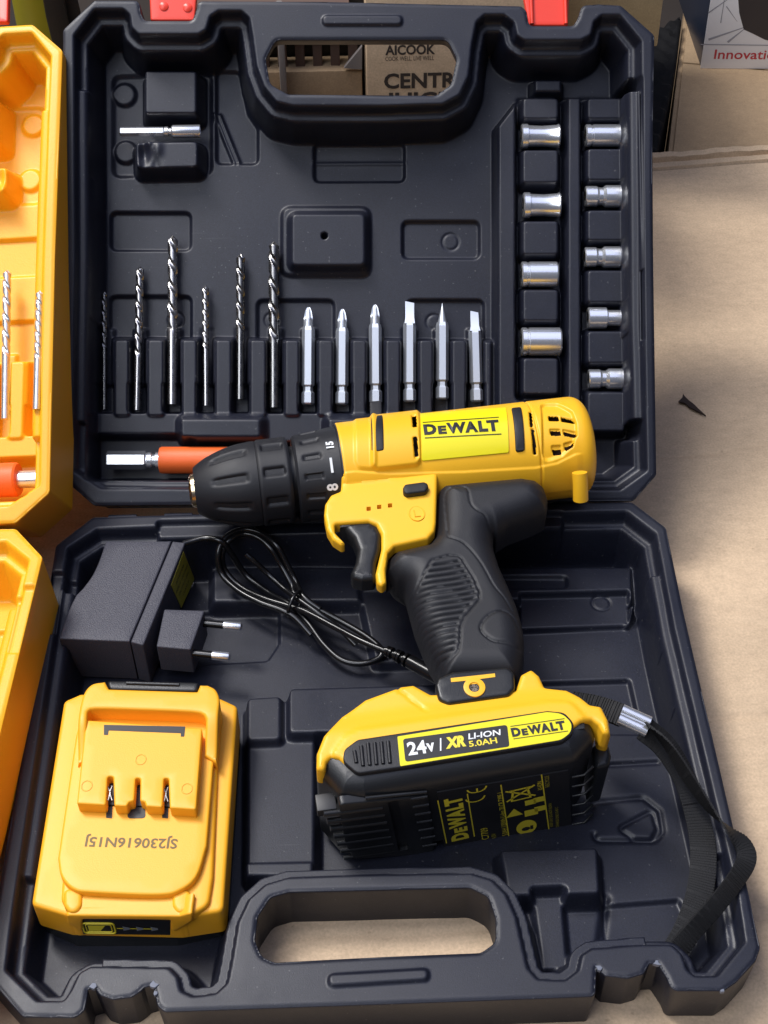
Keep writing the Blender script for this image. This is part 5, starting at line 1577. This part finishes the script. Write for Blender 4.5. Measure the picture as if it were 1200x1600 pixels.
F_ = LID @ T(a[0], a[1], -24.0) @ Matrix.Rotation(math.atan2(b[1] - a[1], b[0] - a[0]), 4, 'Z')
extension(F_, px / .20, 'orange sleeved extension shaft half hidden beneath the drill chuck', 'extension shafts with an orange sleeve')

# ------------------------------------------------------------------ the neighbouring case, moulded in yellow
YB = BASE @ Matrix.Translation((-275.67, -24.03, 18.69)) @ Matrix.Rotation(-0.0612, 4, 'Z') @ Matrix.Rotation(-0.0775, 4, 'Y')
YL = YB @ Matrix.Rotation(0.5426, 4, 'X')
ycase = thing('tool_case', YB, 'open yellow moulded tool case at the left edge, cut off by the picture', 'tool case')
def mirrored(name, src, F):
    n = len(src.data.vertices); co = np.empty(n * 3); src.data.vertices.foreach_get('co', co); co = co.reshape(-1, 3)
    k = len(src.data.polygons); li = np.empty(k * 4, np.int32); src.data.loops.foreach_get('vertex_index', li); li = li.reshape(-1, 4)
    co[:, 0] *= -1
    keep = co[:, 0] > -.03          # only the half of it near the picture
    f = li[keep[li].all(1)][:, ::-1]
    used = np.unique(f); rm = np.zeros(n, np.int64); rm[used] = np.arange(len(used))
    return mesh_ob(name, co[used] / MM, rm[f], M['ycase'], ycase, F)
mirrored('lid_tray', lid_tray, YB.inverted() @ YL)
mirrored('lower_tray', low_tray, IDM)
bm = bmesh.new()
box_bm(bm, -20, 120, -1.6, 2.4, -7, -3, .8)
bm_ob('hinge', bm, M['ycase'], ycase)
def YP(pts, z): return pick(YL, pts, z)
q = YP([(-40, -40), (14, -40), (12, 34), (-40, 34)], -6)
plate('latch', fillet(q, 1.2), -6, M['red'], ycase, YB.inverted() @ YL, bottom=-9, step=3, edge=.8)
for (pb_, pt_, r, lab_, tn) in (((8, 655), (11, 422), 2.0, 'steel drill bit standing in the yellow case, left of the short one', 4.5), ((57, 640), (62, 454), 1.75, 'short fine drill bit nearest the rim of the yellow case', 5.5)):
    F_, L = place(pb_, pt_, -22.0 if r > 1.9 else -3.5, YL)
    t = piece('drill_bit', F_, lab_, 'drill bit', 'drill bits in the yellow case')
    twist('fluted_body', L, r, M['steel'], t, tn * .6, shank=.4)
a, b = YP([(62, 748), (-40, 752)], -20.0)
L = math.hypot(b[0] - a[0], b[1] - a[1])
F_ = YL @ T(a[0], a[1], -20.0) @ Matrix.Rotation(math.atan2(b[1] - a[1], b[0] - a[0]), 4, 'Z')
t = thing('extension_shaft', F_, 'orange sleeved extension shaft in the yellow case, only its steel end in view', 'extension', 'extension shafts with an orange sleeve')
lathe('shaft', [(0, 3.4), (.6, 4.0), (12, 4.0)], M['steel'], t, None, n=32)
lathe('rubber_sleeve', [(9.5, 5), (9.7, 7.2), (10.6, 7.8), (L, 7.8)], M['orange'], t, None, n=40)

# ------------------------------------------------------------------ splinter lying on the carton
c0 = pick(IDM, [(1078, 628)], 0)[0]
sp_ = thing('splinter', T(c0[0], c0[1], .3), 'tiny dark brown splinter lying on the bare carton at the right', 'splinter')
q = [(p[0] - c0[0], p[1] - c0[1]) for p in pick(IDM, [(1060, 628), (1066, 622), (1067, 616), (1071, 621), (1076, 626), (1084, 632), (1092, 640), (1103, 650), (1090, 643), (1078, 637), (1070, 630)], .6)]
M['splinter'] = new_mat('dark_bark', (0.03, 0.015, 0.01), .7, bump=.5)
plate('flake', q, .7, M['splinter'], sp_, bottom=-.2, step=2)

# ------------------------------------------------------------------ cartons and boxes behind
def carton(name, F, x, y, z, mat, label, cat='carton', flaps=True, group=None):
    t = thing(name, F, label, cat, group)
    box('carton_shell', x[0], x[1], y[0], y[1], z[0], z[1], mat, t, None, bev=1.5)
    if flaps:
        ym = (y[0] + y[1]) / 2
        box('top_flap', x[0] + .5, x[1] - .5, y[0] + .5, ym - .8, z[1] + .2, z[1] + 3, mat, t, None, bev=.6)
        box('top_flap', x[0] + .5, x[1] - .5, ym + .8, y[1] - .5, z[1] + .2, z[1] + 3, mat, t, None, bev=.6)
    return t
# printed carton standing behind the lid: its front is seen through the carrying handle
yb = 232.0
VP = frame(IDM, (0, yb, 0), rx=90)           # upright plane facing the viewer: local (x, height)
def W(pts, z=0.0): return pick(VP, pts, z)
xa = W([(572, 100)])[0][0]
t = carton('printed_carton', IDM, (xa, xa + 105), (yb, yb + 95), (.5, W([(600, -8)])[0][1]), M['carton'], 'kraft carton with dark lettering, seen through the lid handle opening')
def ink(body, px, hpx, wpx, weight):
    (x, h), = W([px]); (x2, h2), = W([(px[0], px[1] + hpx)])
    cap = abs(h - h2); (xe_, _), = W([(px[0] + wpx, px[1])])
    o = text('lettering', body, cap / .727, M['carton_ink'], t, VP @ T(x, h, .3), weight=weight, align='LEFT')
    wd_ = max(v.co.x for v in o.data.vertices) - min(v.co.x for v in o.data.vertices)
    x0 = min(v.co.x for v in o.data.vertices); s = (xe_ - x) * MM / wd_
    for v in o.data.vertices: v.co.x = x * MM + (v.co.x - x0) * s
ink('AICOOK', (602, 79), 15, 78, .03)
ink('COOK WELL, LIVE WELL', (602, 92), 7, 76, .0)
ink('CENTRIFUGAL', (600, 128), 23, 226, .03)
ink('JUICER', (602, 158), 23, 128, .03)
# darker slotted crate to its left, also through the handle
xb = W([(440, 100)])[0][0]
t2 = thing('slotted_crate', T(0, 0, 0), 'dim wooden crate with dark slats, left of the printed carton', 'crate')
M['crate'] = new_mat('dark_wood', (0.10, 0.06, 0.045), .7, var=.3, vscale=15)
M['crate_pale'] = new_mat('grey_board', (0.20, 0.18, 0.17), .7, var=.3, vscale=15)
def xz(px, z=0): return W([px], z)[0]
(x0, h0), (x1, h1) = xz((440, 150)), xz((566, 118))
box('lower_rail', x0 - 60, x1, yb + 6, yb + 24, h0 - 40, h1, M['carton_dark'], t2, None, bev=1)
(_, h2), (_, h3) = xz((440, 112)), xz((440, 82))
for k in range(9):
    xs_ = x0 - 30 + k * 9.5
    box('slat', xs_, xs_ + 5, yb + 12, yb + 18, h2 - 6, h3 + 4, M['crate'], t2, None, bev=.5)
box('dark_backing', x0 - 60, x1 + 2, yb + 26, yb + 30, h0 - 40, h3 + 24, M['print'], t2, None)  # black panel added for the shade between the slats
box('upper_rail', x0 - 60, x1 - 6, yb + 8, yb + 22, h3 + 2, h3 + 22, M['crate'], t2, None, bev=1)
q = [xz(p) for p in ((538, 112), (566, 78), (566, 114))]
plate('grey_corner', [(p[0], p[1]) for p in q], 2, M['crate_pale'], t2, VP @ T(0, 0, -6), bottom=-1, step=8)
(xs0, _), (xs1, _) = xz((436, 100)), xz((446, 100))
box('corner_post', xs0, xs1, yb - 2, yb + 6, h0 - 40, h3 + 26, M['crate_pale'], t2, None, bev=1)

# olive carton whose lower corner shows beyond the lid's right corner
yb2 = 330.0
VP2 = frame(IDM, (0, yb2, 0), rx=90)
(xo0, ho0), (xo1, ho1) = pick(VP2, [(900, 76), (1027, 76)])
t3 = carton('olive_carton', IDM, (xo0 - 60, xo1), (yb2, yb2 + 200), (ho0, ho0 + 60), M['carton_olive'], 'dull olive carton resting behind the top right corner of the lid', flaps=False)
box('support_block', xo0 - 50, xo0 + 10, yb2 + 20, yb2 + 160, -160, ho0, M['print'], t3, None, bev=1)
# long kraft carton right across the top edge
(xk0, hk0), = pick(VP, [(600, 12)])
# second big carton beyond the edge of the table carton, the white box stands on it
zt2 = -14.0
p = pick(IDM, [(1060, 96), (1043, 243), (1210, 243), (1210, 96)], zt2)
d0 = Vector((p[0][0] - p[1][0], p[0][1] - p[1][1]))
ang = math.degrees(math.atan2(d0.y, d0.x)) - 90
t4 = thing('cardboard_carton', T(p[1][0], p[1][1], 0, ang), 'brown carton beyond the table edge with a white box standing on it', 'carton')
box('carton_shell', 0, 260, -8, 300, -165, zt2 - 3, M['carton_dark'], t4, None, bev=2)
box('top_flap', 3.5, 259, -7, 140, zt2 - 2.9, zt2, M['carton_dark'], t4, None, bev=.8)
box('top_flap', 3.5, 259, 142, 299, zt2 - 2.9, zt2, M['carton_dark'], t4, None, bev=.8)
# white product box
a, b = pick(IDM, [(1094, 106), (1205, 107)], zt2)
ang = math.degrees(math.atan2(b[1] - a[1], b[0] - a[0]))
PB = T(a[0], a[1], zt2, ang)
M['box_white'] = new_mat('white_card', (0.86, 0.87, 0.90), .35, var=.06, vscale=12)
M['box_navy'] = new_mat('navy_card', (0.018, 0.028, 0.055), .35, var=.2, vscale=12)
M['photo_grey'] = new_mat('printed_grey', (0.030, 0.028, 0.034), .3, var=.3, vscale=18)
t5 = thing('product_box', PB, 'white printed product box with red lettering and a dark appliance picture', 'box')
far = pick(PB, [(1069, 30)], 0)[0]
sk = far[0] / far[1]
bm = bmesh.new(); box_bm(bm, 0.6, 170, 0, 120, .1, 150, .5, 2)
for v in bm.verts: v.co.x += v.co.y * sk
bm_ob('box_shell', bm, M['box_navy'], t5)
print('BOX', far)
box('front_panel', 0, 170, -.9, -.05, 0, 150, M['box_white'], t5, None, bev=.3)
PF = frame(PB, (0, -.9, 0), rx=90)
RP = PB.inverted() @ PF
def Q(pts, z=.1): return pick(PF, pts, z)
(x, h), (x2, h2), (xe_, _) = Q([(1115, 93), (1115, 78), (1200, 92)])
o = text('lettering', 'Innovation', abs(h2 - h) / .727 * 1.0, M['red_ink'], t5, RP @ T(x, (h + h2) / 2, .15), weight=.012, align='LEFT')
x0 = min(v.co.x for v in o.data.vertices); wd_ = max(v.co.x for v in o.data.vertices) - x0
s = (xe_ - x) * MM * 1.27 / wd_
for v in o.data.vertices: v.co.x = x * MM + (v.co.x - x0) * s
pic = Q([(1152, -20), (1155, 20), (1162, 46), (1175, 52), (1195, 62), (1230, 70), (1290, -20)], .1)
flat('appliance_print', pic, RP @ T(0, 0, .12), M['photo_grey'], t5)
M['grey_line'] = new_mat('grey_line', (0.33, 0.34, 0.38), .5)
for (A, B, w) in (((1107, 20), (1150, -10), .5), ((1126, 36), (1135, -20), .4), ((1107, 62), (1165, 42), .9), ((1137, 66), (1162, 46), .9), ((1135, 10), (1152, 34), .4)):
    a, b = Q([A, B], .1); dx, dy = b[0] - a[0], b[1] - a[1]; L = math.hypot(dx, dy); nx_, ny_ = -dy / L * w, dx / L * w
    flat('vein_print', [(a[0] - nx_, a[1] - ny_), (b[0] - nx_ * .3, b[1] - ny_ * .3), (b[0] + nx_ * .3, b[1] + ny_ * .3), (a[0] + nx_, a[1] + ny_)], RP @ T(0, 0, .1), M['grey_line'], t5)
band_ = Q([(1094, 70), (1230, 72), (1230, 70.5), (1095, 68.5)], .1)
flat('band_line', band_, RP @ T(0, 0, .14), M['grey_line'], t5)

# olive-yellow bag and black straps behind the yellow case
M['olive'] = new_mat('olive_plastic', (0.22, 0.20, 0.012), .4, var=.2, vscale=20)
VP3 = frame(IDM, (0, 250, 0), rx=90)
bagp = pick(VP3, [(10, -60), (70, -60), (76, 22), (70, 38), (10, 60)])
xs_ = [p[0] for p in bagp]; hs_ = [p[1] for p in bagp]
t6 = thing('olive_canister', T((min(xs_) + max(xs_)) / 2, 280, -100), 'olive yellow plastic canister behind the yellow case', 'canister')
rc = (max(xs_) - min(xs_)) / 2
lathe('canister_body', [(0, rc * .9), (3, rc), (270, rc), (274, rc * .95), (276, rc * .6)], M['olive'], t6, None, n=40, axis='Z', ysc=.8)
lathe('canister_neck', [(276, rc * .4), (290, rc * .4)], M['olive'], t6, None, n=30, axis='Z')
t7 = thing('black_strap', IDM, 'dark strap hanging behind the gap between the two cases', 'strap')
a, b, c_ = pick(VP3, [(82, -30), (90, 20), (104, 90)])
tube('webbing', [(a[0], 245, a[1]), (b[0], 246, b[1]), (c_[0], 250, c_[1])], 1, M['strap'], t7, None, flat=(11, 2), up=(0, -1, .2))
a, b, c_ = pick(VP3, [(100, -30), (112, 20), (112, 90)])
tube('webbing', [(a[0], 250, a[1]), (b[0], 251, b[1]), (c_[0], 254, c_[1])], 1, M['strap'], t7, None, flat=(9, 2), up=(0, -1, .2))

M['filler'] = new_mat('gap_black', (0.008, 0.008, 0.009), .8, spec=.2, bump=.4, bscale=300)  # black block added to darken the gap and shade the brown carton's side
q = pick(IDM, [(985, 58), (1040, 36), (1066, 24), (1058, 96), (1047, 150), (1036, 196), (1026, 240), (985, 242)], -8)
cb_ = thing('gap_filler', IDM, 'black cloth block added to darken the gap behind the upper right edge of the lid', 'block')
plate('filler_body', fillet(q, 6), lambda x, y: -8 + 1.5 * np.sin(x * .5 + y * .2) + 1.2 * np.sin(y * .35), M['filler'], cb_, bottom=-160, step=4, edge=3)
